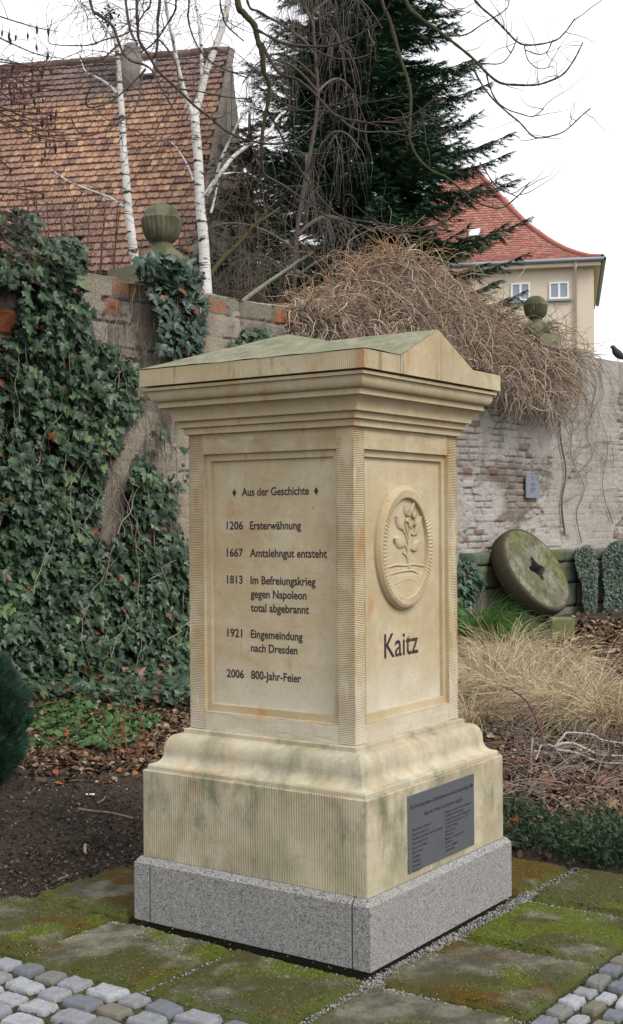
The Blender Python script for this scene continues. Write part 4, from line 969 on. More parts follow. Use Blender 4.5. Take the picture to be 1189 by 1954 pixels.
u_, zt_2 = wallpix(1098, 505); dpz = MB(); P = np.array([w0_+ue*u_-ve*(.42)+np.array([0, 0, c0[2]-.1]), w0_+ue*u_-ve*.4+np.array([0, 0, c0[2]-.28]), w0_+ue*u_-ve*.09+np.array([0, 0, c0[2]-.5]), w0_+ue*u_-ve*.09+np.array([0, 0, 0])]); V, F = tubes(P[None], np.full((1, 4), .06), 8); dpz.add(V, F); dpz.out('downpipe', M['plaster'], HR)
for (xa, ya, xb, yb) in ((1048, 539, 1086, 570), (975, 541, 1012, 574)):
    ua, za = wallpix(xa, ya); ub, zb = wallpix(xb, yb); u0, u1 = min(ua, ub), max(ua, ub); z0, z1 = min(za, zb), max(za, zb)
    fr_ = MB(); o = w0_-ve*.02; t = .07
    def bar(a, b, c_, d_, th_=.05): fr_.obox(o+ue*a+np.array([0, 0, c_]), ue*(b-a), -ve*th_, np.array([0, 0, d_-c_]))
    bar(u0, u1, z0, z0+t); bar(u0, u1, z1-t, z1); bar(u0, u0+t, z0+t, z1-t); bar(u1-t, u1, z0+t, z1-t); um = (u0+u1)/2; bar(um-.045, um+.045, z0+t, z1-t, .045)
    WF = fr_.out('window', M['white'], HR, False); _LOC[WF.name] = (0, 0, 0)
    gl = MB(); gl.obox(o+ue*(u0+t)+np.array([0, 0, z0+t]), ue*(u1-u0-2*t), -ve*.015, np.array([0, 0, z1-z0-2*t])); gl.out('pane', M['glass'], WF, False)
    sl_ = MB(); sl_.obox(o+ue*(u0-.1)+np.array([0, 0, z0-.09]), ue*(u1-u0+.2), -ve*.12, np.array([0, 0, .085])); sl_.out('sill', M['zinc'], WF, False)
# roof light
def roofpix(px, py):
    best = None
    for v in np.linspace(.5, _sl[-1], 200):
        for_u = None
    U, Vv = np.meshgrid(np.linspace(0, WH, 240), np.linspace(0, _sl[-1], 160)); pp = project(Pr(U, Vv)); i = np.argmin((pp[..., 0]-px)**2+(pp[..., 1]-py)**2); return U.ravel()[i], Vv.ravel()[i]
ur, vr = roofpix(905, 455); A = Pr(np.array(ur-.25), np.array(vr)); B = Pr(np.array(ur+.25), np.array(vr)); C_ = Pr(np.array(ur-.25), np.array(vr+.6)); nn = unit(np.cross(B-A, C_-A)); nn = nn if nn[2] > 0 else -nn
rl_ = MB(); rl_.obox(A+nn*.03, B-A, C_-A, nn*.09); RLt = rl_.out('roof_window', M['zinc'], RF2, False); 
rp = MB(); rp.obox(A+nn*.121+(B-A)*.1+(C_-A)*.1, (B-A)*.8, (C_-A)*.8, nn*.006); tmp = rp.out('roof_window_pane', M['white'], RF2, False)
#---PART4---
# ------------------------------------------------------------------ ivy on the wall
def ivy_template():
    # five-lobed leaf, tip pointing down (-y), folded along the midrib, attached at the origin
    half = [(0, 0.0), (.20, .10), (.46, .08), (.40, -.14), (.56, -.40), (.27, -.42), (.22, -.62), (0, -1.0)]
    pts = [(x, y, -.22*abs(x)+.06*math.sin(y*3)) for x, y in half]+[(-x, y, -.22*abs(x)+.06*math.sin(y*3)) for x, y in half[1:-1]][::-1]
    pts.append((0, -.34, .07)); V = np.array(pts); c = len(pts)-1; n = c
    return V, np.array([((i+1) % n, i, c) for i in range(n)])
LV, LF = ivy_template()
def in_poly(px, py, poly):
    poly = np.asarray(poly, float); x0, y0 = poly[:, 0], poly[:, 1]; x1, y1 = np.roll(x0, -1), np.roll(y0, -1); r = np.zeros(len(px), bool)
    for a, b, c, d in zip(x0, y0, x1, y1):
        k = ((b > py) != (d > py)) & (px < (c-a)*(py-b)/(d-b+1e-9)+a); r ^= k
    return r
def leaf_cols(n, dark, light, odd=None, podd=0.0):
    c = mixc(dark, light, rng.random(n)**1.5)
    if odd is not None: c = np.where((rng.random(n) < podd)[:, None], np.asarray(odd)*rng.uniform(.7, 1.2, (n, 1)), c)
    return c
def wall_leaves(polys, dens, d0, d1, size, seed):
    """leaves over areas of the wall (areas given as seen from the camera, laid on the wall plane)"""
    out = []
    for poly, dn in zip(polys, dens):
        P = np.array(poly); lo, hi = P.min(0), P.max(0); n = int((hi[0]-lo[0])*(hi[1]-lo[1])*dn)
        px = rng.uniform(lo[0], hi[0], n); py = rng.uniform(lo[1], hi[1], n)
        w = 10*(np.stack([fbm(px/26, py/26, seed), fbm(px/26, py/26, seed+3)], -1)-.5)*2.2
        k = in_poly(px+w[:, 0], py+w[:, 1], poly); px, py = px[k], py[k]
        dr = d0+(d1-d0)*rng.random(len(px))*(.35+1.1*fbm(px/60, py/60, seed+9, 3))
        d_ = FW+RT*((px-594.5)/FPX)[:, None]-UP*((py-977)/FPX)[:, None]; p0 = WP+dr[:, None]*WN
        t = ((p0-CAM)*WN).sum(1)/(d_@WN); out.append(CAM+d_*t[:, None])
    pos = np.concatenate(out); n = len(pos)
    nrm = unit(WN*1.0+np.array([0, 0, .45])+rng.normal(size=(n, 3))*.42); upd = unit(np.array([0, 0, 1.0])+rng.normal(size=(n, 3))*.45)
    X_, Y_, Z_ = frames(nrm, upd); return pos, X_, Y_, Z_, size*(.38+1.0*rng.random(n)**1.3)
def wall_stems(mb, seeds, seed, col, r=.006):
    for (xa, ya, xb, yb, d) in seeds:
        n = 9; t = np.linspace(0, 1, n); px = xa+(xb-xa)*t+14*(fbm(t*4+xa, t*0+ya, seed)-.5)*2; py = ya+(yb-ya)*t
        P = np.array([onplane(x, y, WP+WN*d, WN) for x, y in zip(px, py)]); V, F = tubes(catmull(P, 3)[None], np.linspace(r, r*.45, 3*(n-1)+1)[None], 4); mb.add(V, F, np.asarray(col)*rng.uniform(.7, 1.3))
iv = wl(*wpix(120, 1330)); IVY = thing('ivy', 'dark green ivy covering the left part of the old wall', 'ivy', (iv[0], iv[1], 0)); _LOC['ivy'] = (iv[0], iv[1], 0)
A = [(-160, 420), (30, 392), (75, 405), (85, 455), (150, 450), (165, 510), (150, 560), (175, 590), (170, 640), (230, 660), (262, 700), (262, 780), (230, 830), (232, 880), (200, 930), (180, 980), (175, 1010), (205, 1040), (225, 1000), (240, 930), (262, 870), (300, 900), (330, 930), (345, 1010), (372, 1060), (375, 1345), (120, 1360), (-160, 1380)]
holes = [[(-20, 545), (48, 548), (40, 600), (20, 640), (-20, 650)], [(203, 872), (262, 850), (246, 930), (236, 1000), (205, 1045), (180, 1010), (192, 960)]]
B = [(-160, 1040), (372, 1060), (375, 1370), (-160, 1390)]
C2 = [(240, 900), (300, 800), (365, 830), (370, 960), (330, 930), (270, 990)]
pos, X_, Y_, Z_, sz = wall_leaves([A, B, C2, [(0, 870), (190, 870), (190, 1350), (0, 1350)]], [.030, .016, .004, .010], .03, .34, .090, 5)
pp = project(pos); keep = ~in_poly(pp[:, 0], pp[:, 1], holes[0]) & ~in_poly(pp[:, 0], pp[:, 1], holes[1]) & (rng.random(len(pos)) < .35+1.25*sstep(.36, .52, fbm(pp[:, 0]/55, pp[:, 1]/55, 66, 4)))
pos, X_, Y_, Z_, sz = pos[keep], X_[keep], Y_[keep], Z_[keep], sz[keep]
cols = leaf_cols(len(pos), (0.016, 0.036, 0.017), (0.044, 0.088, 0.036), (0.13, 0.055, 0.022), .02); pq_ = fbm(pp[keep][:, 0]/70, pp[keep][:, 1]/70, 47); cols = cols*(.6+.9*pq_)[:, None]; cols = np.where((rng.random(len(pos)) < .04+.10*(pq_ > .58))[:, None], np.array((0.085, 0.14, 0.05)), cols)
V, F, C = scatter(LV, LF, pos, X_, Y_, Z_, sz, cols); build('ivy_leaves', V, F, M['leaf'], IVY, C)
# inner leaves flat on the wall, painted dark so the gaps look shaded
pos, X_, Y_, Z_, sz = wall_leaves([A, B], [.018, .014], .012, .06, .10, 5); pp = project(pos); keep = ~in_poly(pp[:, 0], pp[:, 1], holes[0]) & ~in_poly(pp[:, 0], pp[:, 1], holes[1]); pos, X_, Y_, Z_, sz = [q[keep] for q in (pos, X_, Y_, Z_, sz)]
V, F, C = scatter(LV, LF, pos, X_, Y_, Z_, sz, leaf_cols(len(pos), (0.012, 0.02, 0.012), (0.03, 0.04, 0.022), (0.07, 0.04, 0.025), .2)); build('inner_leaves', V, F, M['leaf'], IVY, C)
mb = MB(); sd_ = []
for i in range(150):
    x = rng.uniform(-40, 365); y = rng.uniform(700, 1330); L = rng.uniform(40, 200); sd_.append((x, y, x+rng.normal()*40, y-L, rng.uniform(.02, .30)))
for i in range(50):
    x = rng.uniform(180, 330); y = rng.uniform(620, 1060); sd_.append((x, y, x+rng.normal()*30, y-rng.uniform(40, 160), rng.uniform(.02, .1)))
wall_stems(mb, sd_, 4, (0.22, 0.19, 0.15)); mb.out('ivy_stems', M['twig'], IVY)
iv = wl(*wpix(330, 560)); IV2 = thing('ivy', 'ivy bush draped over the stone pier below the ball finial', 'ivy', iv); _LOC[IV2.name] = tuple(iv)
D_ = [(262, 492), (300, 480), (350, 490), (385, 520), (392, 570), (392, 625), (378, 660), (350, 672), (345, 640), (310, 630), (300, 590), (285, 560), (268, 520)]
pos, X_, Y_, Z_, sz = wall_leaves([D_, [(298, 560), (395, 560), (382, 740), (355, 800), (330, 770), (312, 690)]], [.035, .014], .02, .34, .105, 15)
pos2 = pos.copy(); cols = leaf_cols(len(pos), (0.016, 0.038, 0.024), (0.045, 0.085, 0.055), (0.16, 0.06, 0.02), .05)
V, F, C = scatter(LV, LF, pos, X_, Y_, Z_, sz, cols); build('ivy_leaves', V, F, M['leaf'], IV2, C)
mb = MB(); wall_stems(mb, [(rng.uniform(290, 390), rng.uniform(560, 720), rng.uniform(280, 390), rng.uniform(500, 640), rng.uniform(.02, .2)) for i in range(40)]+[(240, 650, 250, 560, .03), (275, 660, 310, 600, .05), (255, 720, 262, 640, .04)], 8, (0.20, 0.16, 0.12)); mb.out('ivy_stems', M['twig'], IV2)
iv = wl(*wpix(480, 640)); IV3 = thing('ivy', 'small ivy sprig on the wall just above the roof of the memorial', 'ivy', iv); _LOC[IV3.name] = tuple(iv)
pos, X_, Y_, Z_, sz = wall_leaves([[(440, 650), (470, 625), (515, 620), (520, 650), (480, 668)]], [.03], .02, .12, .085, 25); V, F, C = scatter(LV, LF, pos, X_, Y_, Z_, sz, leaf_cols(len(pos), (0.02, 0.045, 0.02), (0.06, 0.11, 0.05))); build('ivy_leaves', V, F, M['leaf'], IV3, C)
mb = MB(); wall_stems(mb, [(490, 670, 478, 590, .04), (500, 660, 505, 575, .05), (470, 665, 495, 585, .04)], 3, (0.22, 0.17, 0.14)); mb.out('ivy_stems', M['twig'], IV3)
# creepers on the right
for nm, polys, ds_, lab, c0_, c1_, sz0 in (
    ('ivy', [[(872, 1060), (905, 1065), (925, 1110), (900, 1170), (872, 1175)]], [.05], 'dark ivy on the wall base between the memorial and the millstone', (0.02, 0.05, 0.028), (0.05, 0.10, 0.06), .10),
    ('creeper', [[(1095, 1045), (1138, 1040), (1142, 1090), (1140, 1165), (1115, 1182), (1108, 1110)]], [.75], 'narrow strip of bluish green creeper hanging beside the millstone', (0.035, 0.065, 0.045), (0.10, 0.15, 0.105), .034),
    ('creeper', [[(1150, 1050), (1172, 1028), (1215, 1030), (1215, 1175), (1155, 1172)]], [.75], 'wider bluish green creeper on the wall base at the right edge', (0.035, 0.065, 0.045), (0.10, 0.15, 0.105), .034)):
    q = np.array(polys[0]); iv = wl(*wpix(*q.mean(0))); o = thing(nm, lab, nm, iv); _LOC[o.name] = tuple(iv)
    pos, X_, Y_, Z_, sz = wall_leaves(polys, ds_, .26, .42, sz0, 35); V, F, C = scatter(LV, LF, pos, X_, Y_, Z_, sz, leaf_cols(len(pos), c0_, c1_, (0.11, 0.07, 0.05), .08)); build('leaves', V, F, M['leaf'], o, C)
    mb = MB(); wall_stems(mb, [(rng.uniform(q[:, 0].min()+8, q[:, 0].max()-8), q[:, 1].max()-4, rng.uniform(q[:, 0].min()+8, q[:, 0].max()-8), q[:, 1].min()+8, .27) for i in range(6)], 9, (0.12, 0.08, 0.06)); mb.out('stems', M['twig'], o)

# ------------------------------------------------------------------ dry climbing vine heaped on the wall
VX = wl(6.5, 4.0, -.2); VINE = thing('dry_vine', 'huge heap of leafless brown vine tangled over the top of the wall', 'vine', VX); _LOC['dry_vine'] = tuple(VX)
sil = np.array([(505, 600), (545, 580), (600, 562), (640, 518), (690, 496), (740, 472), (800, 484), (850, 526), (900, 566), (950, 588), (1000, 606), (1060, 626), (1110, 650), (1150, 690)])
bot = np.array([(505, 605), (560, 690), (640, 720), (700, 720), (780, 760), (850, 700), (900, 755), (960, 800), (1020, 820), (1060, 838), (1090, 770), (1150, 730)])
def strands(n, N_, seed, arch, hang, wild):
    px = 520+545*rng.random(n)**1.05; tops = np.interp(px, sil[:, 0], sil[:, 1]); bots = np.interp(px, bot[:, 0], bot[:, 1])
    lev = rng.random(n)**.8; py = tops+(np.minimum(bots-40, tops+190)-tops)*lev
    front = np.clip((py-tops)/150, 0, 1); dpt = -.55+.85*front+rng.normal(size=n)*.16
    d_ = FW+RT*((px-594.5)/FPX)[:, None]-UP*((py-977)/FPX)[:, None]; p0 = WP+dpt[:, None]*WN; t = ((p0-CAM)*WN).sum(1)/(d_@WN); st = CAM+d_*t[:, None]
    az = rng.uniform(0, 2*np.pi, n); dirv = WN*(np.abs(np.cos(az))*.8+.2)[:, None]+WD*(np.sin(az)*.75-.12)[:, None]; dirv[:, 2] = rng.uniform(.0, 1, n)*arch
    dirv = unit(dirv); L = hang*rng.uniform(.45, 1.15, n); hgt = (bots-py)/FPX*((st-CAM)@FW); L = np.minimum(L, np.maximum(hgt*1.15, .25))
    P = np.zeros((n, N_, 3)); P[:, 0] = st; v = dirv.copy(); stp = (L/(N_-1))[:, None]; nz_ = rng.normal(size=(n, 3))
    for i in range(1, N_):
        nz_ = .6*nz_+rng.normal(size=(n, 3))*.8; v = unit(v+np.array([0, 0, -.30])*(1.3 if arch < 1 else .8)+nz_*wild); P[:, i] = P[:, i-1]+v*stp
        dd_ = (P[:, i]-WP)@WN; zz_ = P[:, i, 2]; bad = (dd_ < .05) & (zz_ < 4.05); P[bad, i] += WN*(.05-dd_[bad])[:, None]
    return P
vc = []
for n, N_, arch, hang, wild, r, ca, cb, seed in ((1500, 13, .8, 1.15, .30, .0080, (0.21, 0.165, 0.125), (0.40, 0.34, 0.27), 1), (1900, 12, .5, .95, .38, .0052, (0.115, 0.08, 0.06), (0.27, 0.20, 0.155), 2), (1000, 11, 1.4, .8, .42, .0048, (0.235, 0.15, 0.085), (0.42, 0.29, 0.175), 3)):
    P = strands(n, N_, seed, arch, hang, wild); R_ = np.linspace(1, .45, N_)[None]*(r*rng.uniform(.6, 1.35, (n, 1))); V, F = tubes(P, R_, 4); C = np.repeat(mixc(ca, cb, rng.random(n)), N_*4, 0)
    build('vine_stems', V, F, M['twig'], VINE, C)
# springy red-brown tips standing out of the top
n, N_ = 300, 9; px = rng.choice([0, 1, 2], n, p=[.5, .3, .2]); px = np.where(px == 0, rng.normal(745, 70, n), np.where(px == 1, rng.uniform(560, 900, n), rng.uniform(880, 1130, n)))
py = np.interp(px, sil[:, 0], sil[:, 1])+rng.uniform(0, 40, n); d_ = FW+RT*((px-594.5)/FPX)[:, None]-UP*((py-977)/FPX)[:, None]; p0 = WP+rng.uniform(-.6, .0, (n, 1))*WN; t = ((p0-CAM)*WN).sum(1)/(d_@WN)
P = np.zeros((n, N_, 3)); P[:, 0] = CAM+d_*t[:, None]; v = unit(np.stack([rng.normal(size=n)*.8, rng.normal(size=n)*.8, rng.uniform(.2, 1.2, n)], -1)); L = rng.uniform(.2, .75, n)
for i in range(1, N_): v = unit(v+rng.normal(size=(n, 3))*.33+np.array([0, 0, -.08])); P[:, i] = P[:, i-1]+v*(L/(N_-1))[:, None]
V, F = tubes(P, np.linspace(1, .4, N_)[None]*np.full((n, 1), .0048), 4); build('vine_tips', V, F, M['twig'], VINE, np.repeat(mixc((0.23, 0.13, 0.07), (0.40, 0.26, 0.15), rng.random(n)), N_*4, 0))
mb = MB()                                                       # old stems climbing the wall
for pts, r in (([(1078, 1020), (1072, 960), (1080, 900), (1070, 840), (1065, 770)], .022), ([(1110, 1035), (1100, 980), (1115, 930), (1090, 870), (1095, 790)], .010), ([(1170, 1000), (1150, 930), (1160, 850), (1140, 780)], .008), ([(1105, 900), (1130, 870), (1120, 820), (1145, 760)], .007), ([(940, 820), (960, 790), (955, 740)], .008)):
    P = np.array([onplane(x, y, WP+WN*.05, WN) for x, y in pts]); mb = MB(); limb(mb, P, r*.75, r*.45, 6, 6, (0.13, 0.105, 0.08)); mb.out('climbing_stem', M['bark'], VINE)
mb = MB()
for i in range(26):
    x = rng.uniform(1060, 1185); y = rng.uniform(740, 960); P = np.array([onplane(x+rng.normal()*9*j+math.sin(j+i)*8, y+j*rng.uniform(5, 22), WP+WN*.05, WN) for j in range(5)]); limb(mb, P, .0045, .002, 4, 4, np.array((0.19, 0.155, 0.12))*rng.uniform(.6, 1.3))
mb.out('wall_tendrils', M['bark'], VINE)


# ------------------------------------------------------------------ trees
def px_path(pts, D, dj=0.0):
    """trace of a branch as seen, each point at its own distance"""
    pts = np.asarray(pts, float); n = len(pts); dz = D+dj*np.linspace(0, 1, n)
    return np.array([at(x, y, d) for (x, y), d in zip(pts, dz)])
def grow_twigs(P, n, L, drop, spread, r0, N_=8, updir=0.0, wild=.25):
    """n twigs from random points of polyline P"""
    i = rng.integers(1, len(P), n); f = rng.random((n, 1)); st = P[i-1]*(1-f)+P[i]*f
    v = rng.normal(size=(n, 3))*spread; v[:, 2] = v[:, 2]*.5+updir; v = unit(v); Q = np.zeros((n, N_, 3)); Q[:, 0] = st; LL = L*rng.uniform(.4, 1.2, n)
    for k in range(1, N_): v = unit(v+np.array([0, 0, -drop])+rng.normal(size=(n, 3))*wild); Q[:, k] = Q[:, k-1]+v*(LL/(N_-1))[:, None]
    return Q, np.linspace(1, .35, N_)[None]*(r0*rng.uniform(.6, 1.3, (n, 1)))
def twig_mesh(name, lst, mat, parent, ca, cb, k=3):
    mb = MB()
    for Q, R_ in lst:
        V, F = tubes(Q, R_, k); mb.add(V, F, np.repeat(mixc(ca, cb, rng.random(len(Q))), Q.shape[1]*k, 0))
    return mb.out(name, mat, parent)
def stem_from_px(pts, D, toground=True):
    """(px,py,width_px) -> points, radii, carried on down to the ground"""
    P = np.array([at(x, y, D) for x, y, w in pts]); R_ = np.array([w/FPX*D/2 for x, y, w in pts])
    if toground:
        e = P[0]-(P[1]-P[0])*1.2; e2 = e-(P[1]-P[0])*.6; P = np.vstack([[e2[0], e2[1], 0], e, P]); R_ = np.concatenate([[R_[0]*1.35, R_[0]*1.1], R_])
    return P, R_
def stem(mb, P, R_, k=10, c=None):
    Pc = catmull(P, 5); t = np.linspace(0, len(R_)-1, len(Pc)); Rc = np.interp(t, np.arange(len(R_)), R_)*(1+.05*(rng.random(len(Pc))-.5)); V, F = tubes(Pc[None], Rc[None], k); mb.add(V, F, c); return Pc
# left birch
DB = 15.2
def birch(label, trunk, branches, fine, D):
    P, R_ = stem_from_px(trunk, D); o = thing('birch_tree', label, 'tree', (*P[0, :2], 0)); _LOC[o.name] = (P[0, 0], P[0, 1], 0)
    mb = MB(); tp = stem(mb, P, R_); mb.out('trunk', M['birch'], o)
    tw = []
    for pts, w0, w1, white, dj in branches:
        mb = MB()
        B_ = px_path(pts, D, dj); Pc = catmull(B_, 5); rr_ = np.linspace(w0, w1, len(Pc))/FPX*D/2; V, F = tubes(Pc[None], rr_[None], 7); mb.add(V, F); mb.out('branch', M['birch'], o)
        tw.append(grow_twigs(Pc[len(Pc)//3:], fine, .9, .20, .8, .0042, 9))
    tw.append(grow_twigs(tp[len(tp)//3:], fine*2, 1.0, .18, .9, .0042, 9, .2)); twig_mesh('twigs', tw, M['twig'], o, (0.07, 0.045, 0.04), (0.15, 0.10, 0.085))
    return o
birch('slender white birch trunk rising left of the ball finial', [(258, 505, 17), (250, 440, 17), (245, 400, 16), (240, 330, 15), (236, 290, 14), (233, 220, 12), (229, 170, 11), (226, 120, 9.5), (218, 60, 8), (205, 0, 7), (195, -60, 5), (190, -130, 2)],
      [([(224, 178), (205, 160), (185, 148), (165, 138), (157, 122), (150, 100)], 6.5, 2, 1, .6), ([(237, 395), (210, 377), (170, 362), (130, 345), (100, 325)], 5.5, 2, 1, .8), ([(228, 110), (245, 60), (262, 20), (270, -40)], 4, 1.5, 0, .4), ([(222, 80), (190, 40), (160, 10), (140, -20)], 4, 1.5, 0, .5)], 34, DB)
birch('thick white birch with a forked trunk right of the ball finial', [(398, 610, 23), (393, 540, 22), (388, 450, 20), (383, 400, 19), (378, 300, 18), (373, 240, 17), (374, 212, 16), (384, 175, 14), (392, 145, 13), (400, 120, 13), (415, 80, 12.5), (428, 40, 12), (436, 0, 11), (445, -70, 7), (450, -150, 3)],
      [([(370, 225), (350, 170), (340, 130), (330, 75), (320, 30), (316, 0), (310, -60)], 11, 4, 1, -.5), ([(387, 165), (386, 140), (384, 90), (378, 30), (374, 0), (370, -60)], 8.5, 4, 1, .3),
       ([(392, 375), (410, 345), (425, 325), (445, 300), (470, 280), (500, 262), (515, 250), (530, 225), (545, 213)], 10, 4, 1, .7), ([(412, 345), (420, 310), (437, 270), (445, 255), (460, 225), (485, 195), (510, 175)], 6.5, 3, 1, -.4), ([(425, 332), (445, 330), (480, 333)], 4.5, 2, 1, .3), ([(402, 408), (408, 385), (416, 350)], 5.5, 3, 1, 0), ([(370, 345), (355, 310), (330, 275), (300, 262)], 4.5, 1.5, 1, .6)], 26, DB)
# leaning mossy young stems and the weeping dark tree behind
def leaning(label, pts, D, col, name='young_tree'):
    P, R_ = stem_from_px(pts, D); o = thing(name, label, 'tree', (*P[0, :2], 0)); _LOC[o.name] = (P[0, 0], P[0, 1], 0); mb = MB(); Pc = stem(mb, P, R_, 8, np.asarray(col)); mb.out('trunk', M['bark'], o)
    twig_mesh('twigs', [grow_twigs(Pc[len(Pc)//2:], 60, .8, .05, .9, .004, 8, .3)], M['twig'], o, (0.08, 0.06, 0.05), (0.17, 0.13, 0.10)); return o
leaning('mossy young tree leaning right behind the forked birch', [(392, 540, 9), (420, 500, 8), (460, 460, 7), (485, 430, 6), (510, 414, 5), (535, 395, 3)], 15.4, (0.10, 0.095, 0.045))
leaning('short pale green lichened stem leaning right above the wall', [(440, 600, 11), (468, 572, 10), (500, 548, 9), (540, 520, 8), (580, 492, 6), (600, 480, 3)], 15.8, (0.26, 0.26, 0.19))
DWp = 18.0
P, R_ = stem_from_px([(560, 590, 9), (566, 450, 8), (585, 330, 8), (606, 200, 7), (600, 80, 6), (590, -60, 4), (585, -200, 2)], DWp); WT = thing('weeping_tree', 'bare weeping tree with curtains of hanging brown twigs before the spruce', 'tree', (*P[0, :2], 0)); _LOC['weeping_tree'] = (P[0, 0], P[0, 1], 0)
mb = MB(); tp = stem(mb, P, R_, 9, np.array((0.085, 0.072, 0.06))); mb.out('trunk', M['bark'], WT)
mb = MB(); tw = []
for i in range(22):
    k = rng.integers(len(tp)//4, len(tp)-4); a0 = tp[k]; az = rng.uniform(0, 2*np.pi); h = np.array([math.cos(az), math.sin(az), 0]); L = rng.uniform(.7, 1.75)*(1.15-.5*k/len(tp))
    Q = np.array([a0+h*L*t+np.array([0, 0, .55*math.sin(t*2.2)-.45*t*t]) for t in np.linspace(0, 1, 7)]); limb(mb, Q, .024, .007, 5, 3, np.array((0.10, 0.085, 0.07))*rng.uniform(.7, 1.2))
    tw.append(grow_twigs(Q[2:], 24, 1.15, .55, .5, .0034, 9, -.3, .16)); tw.append(grow_twigs(Q, 10, .8, .02, .9, .004, 7, .1, .3))
mb.out('branches', M['bark'], WT); twig_mesh('hanging_twigs', tw, M['twig'], WT, (0.075, 0.058, 0.055), (0.20, 0.16, 0.145))
# bushy leafless shrub behind the left wall, in front of the roof
def thicket(label, cx, cy, D, n, w, hgt, ca, cb, N_=9, droop=.05, name='bare_shrub'):
    b0 = at(cx, cy, D); b0[2] = 0; o = thing(name, label, 'shrub', b0); _LOC[o.name] = tuple(b0); top = at(cx, cy, D)[2]; mb = MB(); tw = []
    for i in range(n):
        e = b0+RT*rng.normal()*w+FW*rng.normal()*w*.6; e[2] = top+rng.uniform(-.2, 1)*hgt; Q = np.array([b0*(1-t)+e*t+np.array([0, 0, .15*math.sin(t*3)])+rng.normal(size=3)*.03 for t in np.linspace(0, 1, 6)]); Pc = limb(mb, Q, .018, .006, 5, 3, np.array(ca)*1.1)
        tw.append(grow_twigs(Pc[len(Pc)//2:], 26, .75, droop, .9, .0036, N_, .1, .28))
    mb.out('stems', M['bark'], o); twig_mesh('twigs', tw, M['twig'], o, ca, cb); return o
thicket('reddish brown leafless shrub behind the ivy at the left, before the tiled roof', 150, 480, 14.2, 22, .55, .75, (0.085, 0.045, 0.038), (0.17, 0.105, 0.085), droop=.12)
thicket('grey brown tangle of bare shoots between the birches and the vine', 500, 590, 16.6, 30, .6, 1.7, (0.07, 0.056, 0.046), (0.15, 0.12, 0.095))
thicket('thin bare bush behind the wall right of the forked birch', 430, 600, 16.9, 20, .45, 1.5, (0.065, 0.05, 0.04), (0.14, 0.11, 0.085))

# spruce
sh = []
for i, a in enumerate(np.linspace(-1, 1, 5)):
    x = a*.22; sh.append([(x*.25-.035, .05, 0), (x*.25+.035, .05, 0), (x+.0, .78+.22*(1-abs(a)), -.10*abs(a))])
for yb in (.25, .5):
    for sg in (-1, 1): sh.append([(0, yb-.05, 0), (0, yb+.05, 0), (sg*.28, yb+.25, -.06)])
SV = np.array(sh).reshape(-1, 3); SF = np.arange(len(SV)).reshape(-1, 3)          # one spray: a flat fan of needles
def spruce(spx, DS, H_, zlow, Lmax, step, label):
  sb = at(spx, 500, DS); sb[2] = 0
  SP = thing('spruce_tree', label, 'tree', sb); _LOC[SP.name] = tuple(sb)
  mb = MB(); V, F = tubes(np.array([sb, sb+[0, 0, H_*.35], sb+[0, 0, H_*.7], sb+[0, 0, H_]])[None], np.array([[.21, .17, .10, .02]]), 10); mb.add(V, F, (0.07, 0.055, 0.045)); mb.out('trunk', M['bark'], SP)
  nV = []; nF = []; nC = []; bmb = MB(); off = 0
  z = zlow
  sprV = np.array([(-.5, 0, 0), (.5, 0, 0), (0, 1, 0)])
  tipP = []; tipD = []; tipL = []; tipC = []
  while z < H_-.3:
      fz = (H_-z)/(H_-zlow); L0 = Lmax*fz**.80
      for az in np.arange(0, 2*np.pi, 2*np.pi/9)+rng.uniform(0, 1):
          az += rng.normal()*.2; L = L0*rng.uniform(.60, 1.22); z0 = z+rng.uniform(-.2, .2); h = np.array([math.cos(az), math.sin(az), 0]); side = np.array([-h[1], h[0], 0])
          if rng.random() < .10: continue
          t = np.linspace(0, 1, 9); B_ = sb+np.array([0, 0, z0])+np.outer(L*t, h)+np.outer(-.28*L*t+.34*L*t**2.4, [0, 0, 1.0])
          V, F = tubes(B_[None], np.linspace(.025, .006, 9)[None], 4); bmb.add(V, F, (0.06, 0.045, 0.035))
          m_ = int(L/.075)+3; tt = np.linspace(.12, 1, m_); pb = np.stack([np.interp(tt, t, B_[:, j]) for j in range(3)], -1)
          for sgn in (-1, 1):
              n = m_; sl2 = (.60*(1-tt)**.8+.13)*min(1, L/1.3)*rng.uniform(.6, 1.2, n); sdv = unit(side*sgn*(.85+.2*rng.normal(size=(n, 1)))+h*.75+np.array([0, 0, 1])*rng.normal(size=(n, 1))*.16+np.array([0, 0, -.10]))
              # sub-sprays along each side twig
              for f_ in (.0, .30, .6, .85):
                  tipP.append(pb+sdv*(sl2*f_)[:, None]); tipD.append(unit(sdv+h*.3*(f_ > .5)+rng.normal(size=(n, 3))*.22)); tipL.append(sl2*.42+.05); tipC.append(np.full(n, fz)+.0*tt)
          tipP.append(pb[-4:]); tipD.append(np.tile(unit(h+[0, 0, .25]), (4, 1))+rng.normal(size=(4, 3))*.15); tipL.append(np.full(4, .2)); tipC.append(np.full(4, fz))
      z += step
  tP = np.concatenate(tipP); tD = unit(np.concatenate(tipD)); tL = np.concatenate(tipL); n = len(tP)
  X_, Y_, Z_ = frames(unit(np.array([0, 0, 1.0])+rng.normal(size=(n, 3))*.45), tD); X_ = np.cross(tD, Z_); 
  cols = mixc((0.019, 0.052, 0.030), (0.044, 0.108, 0.054), rng.random(n)); cols = np.where((rng.random(n) < .10)[:, None], np.array((0.050, 0.105, 0.042)), cols)
  V, F, C = scatter(SV, SF, tP, X_, tD, Z_, tL, cols); build('crown', V, F, M['needle'], SP, C, False); bmb.out('boughs', M['bark'], SP)
spruce(690, 21.0, 14.2, 2.4, 3.4, .235, 'tall dark green spruce standing behind the vine covered wall')
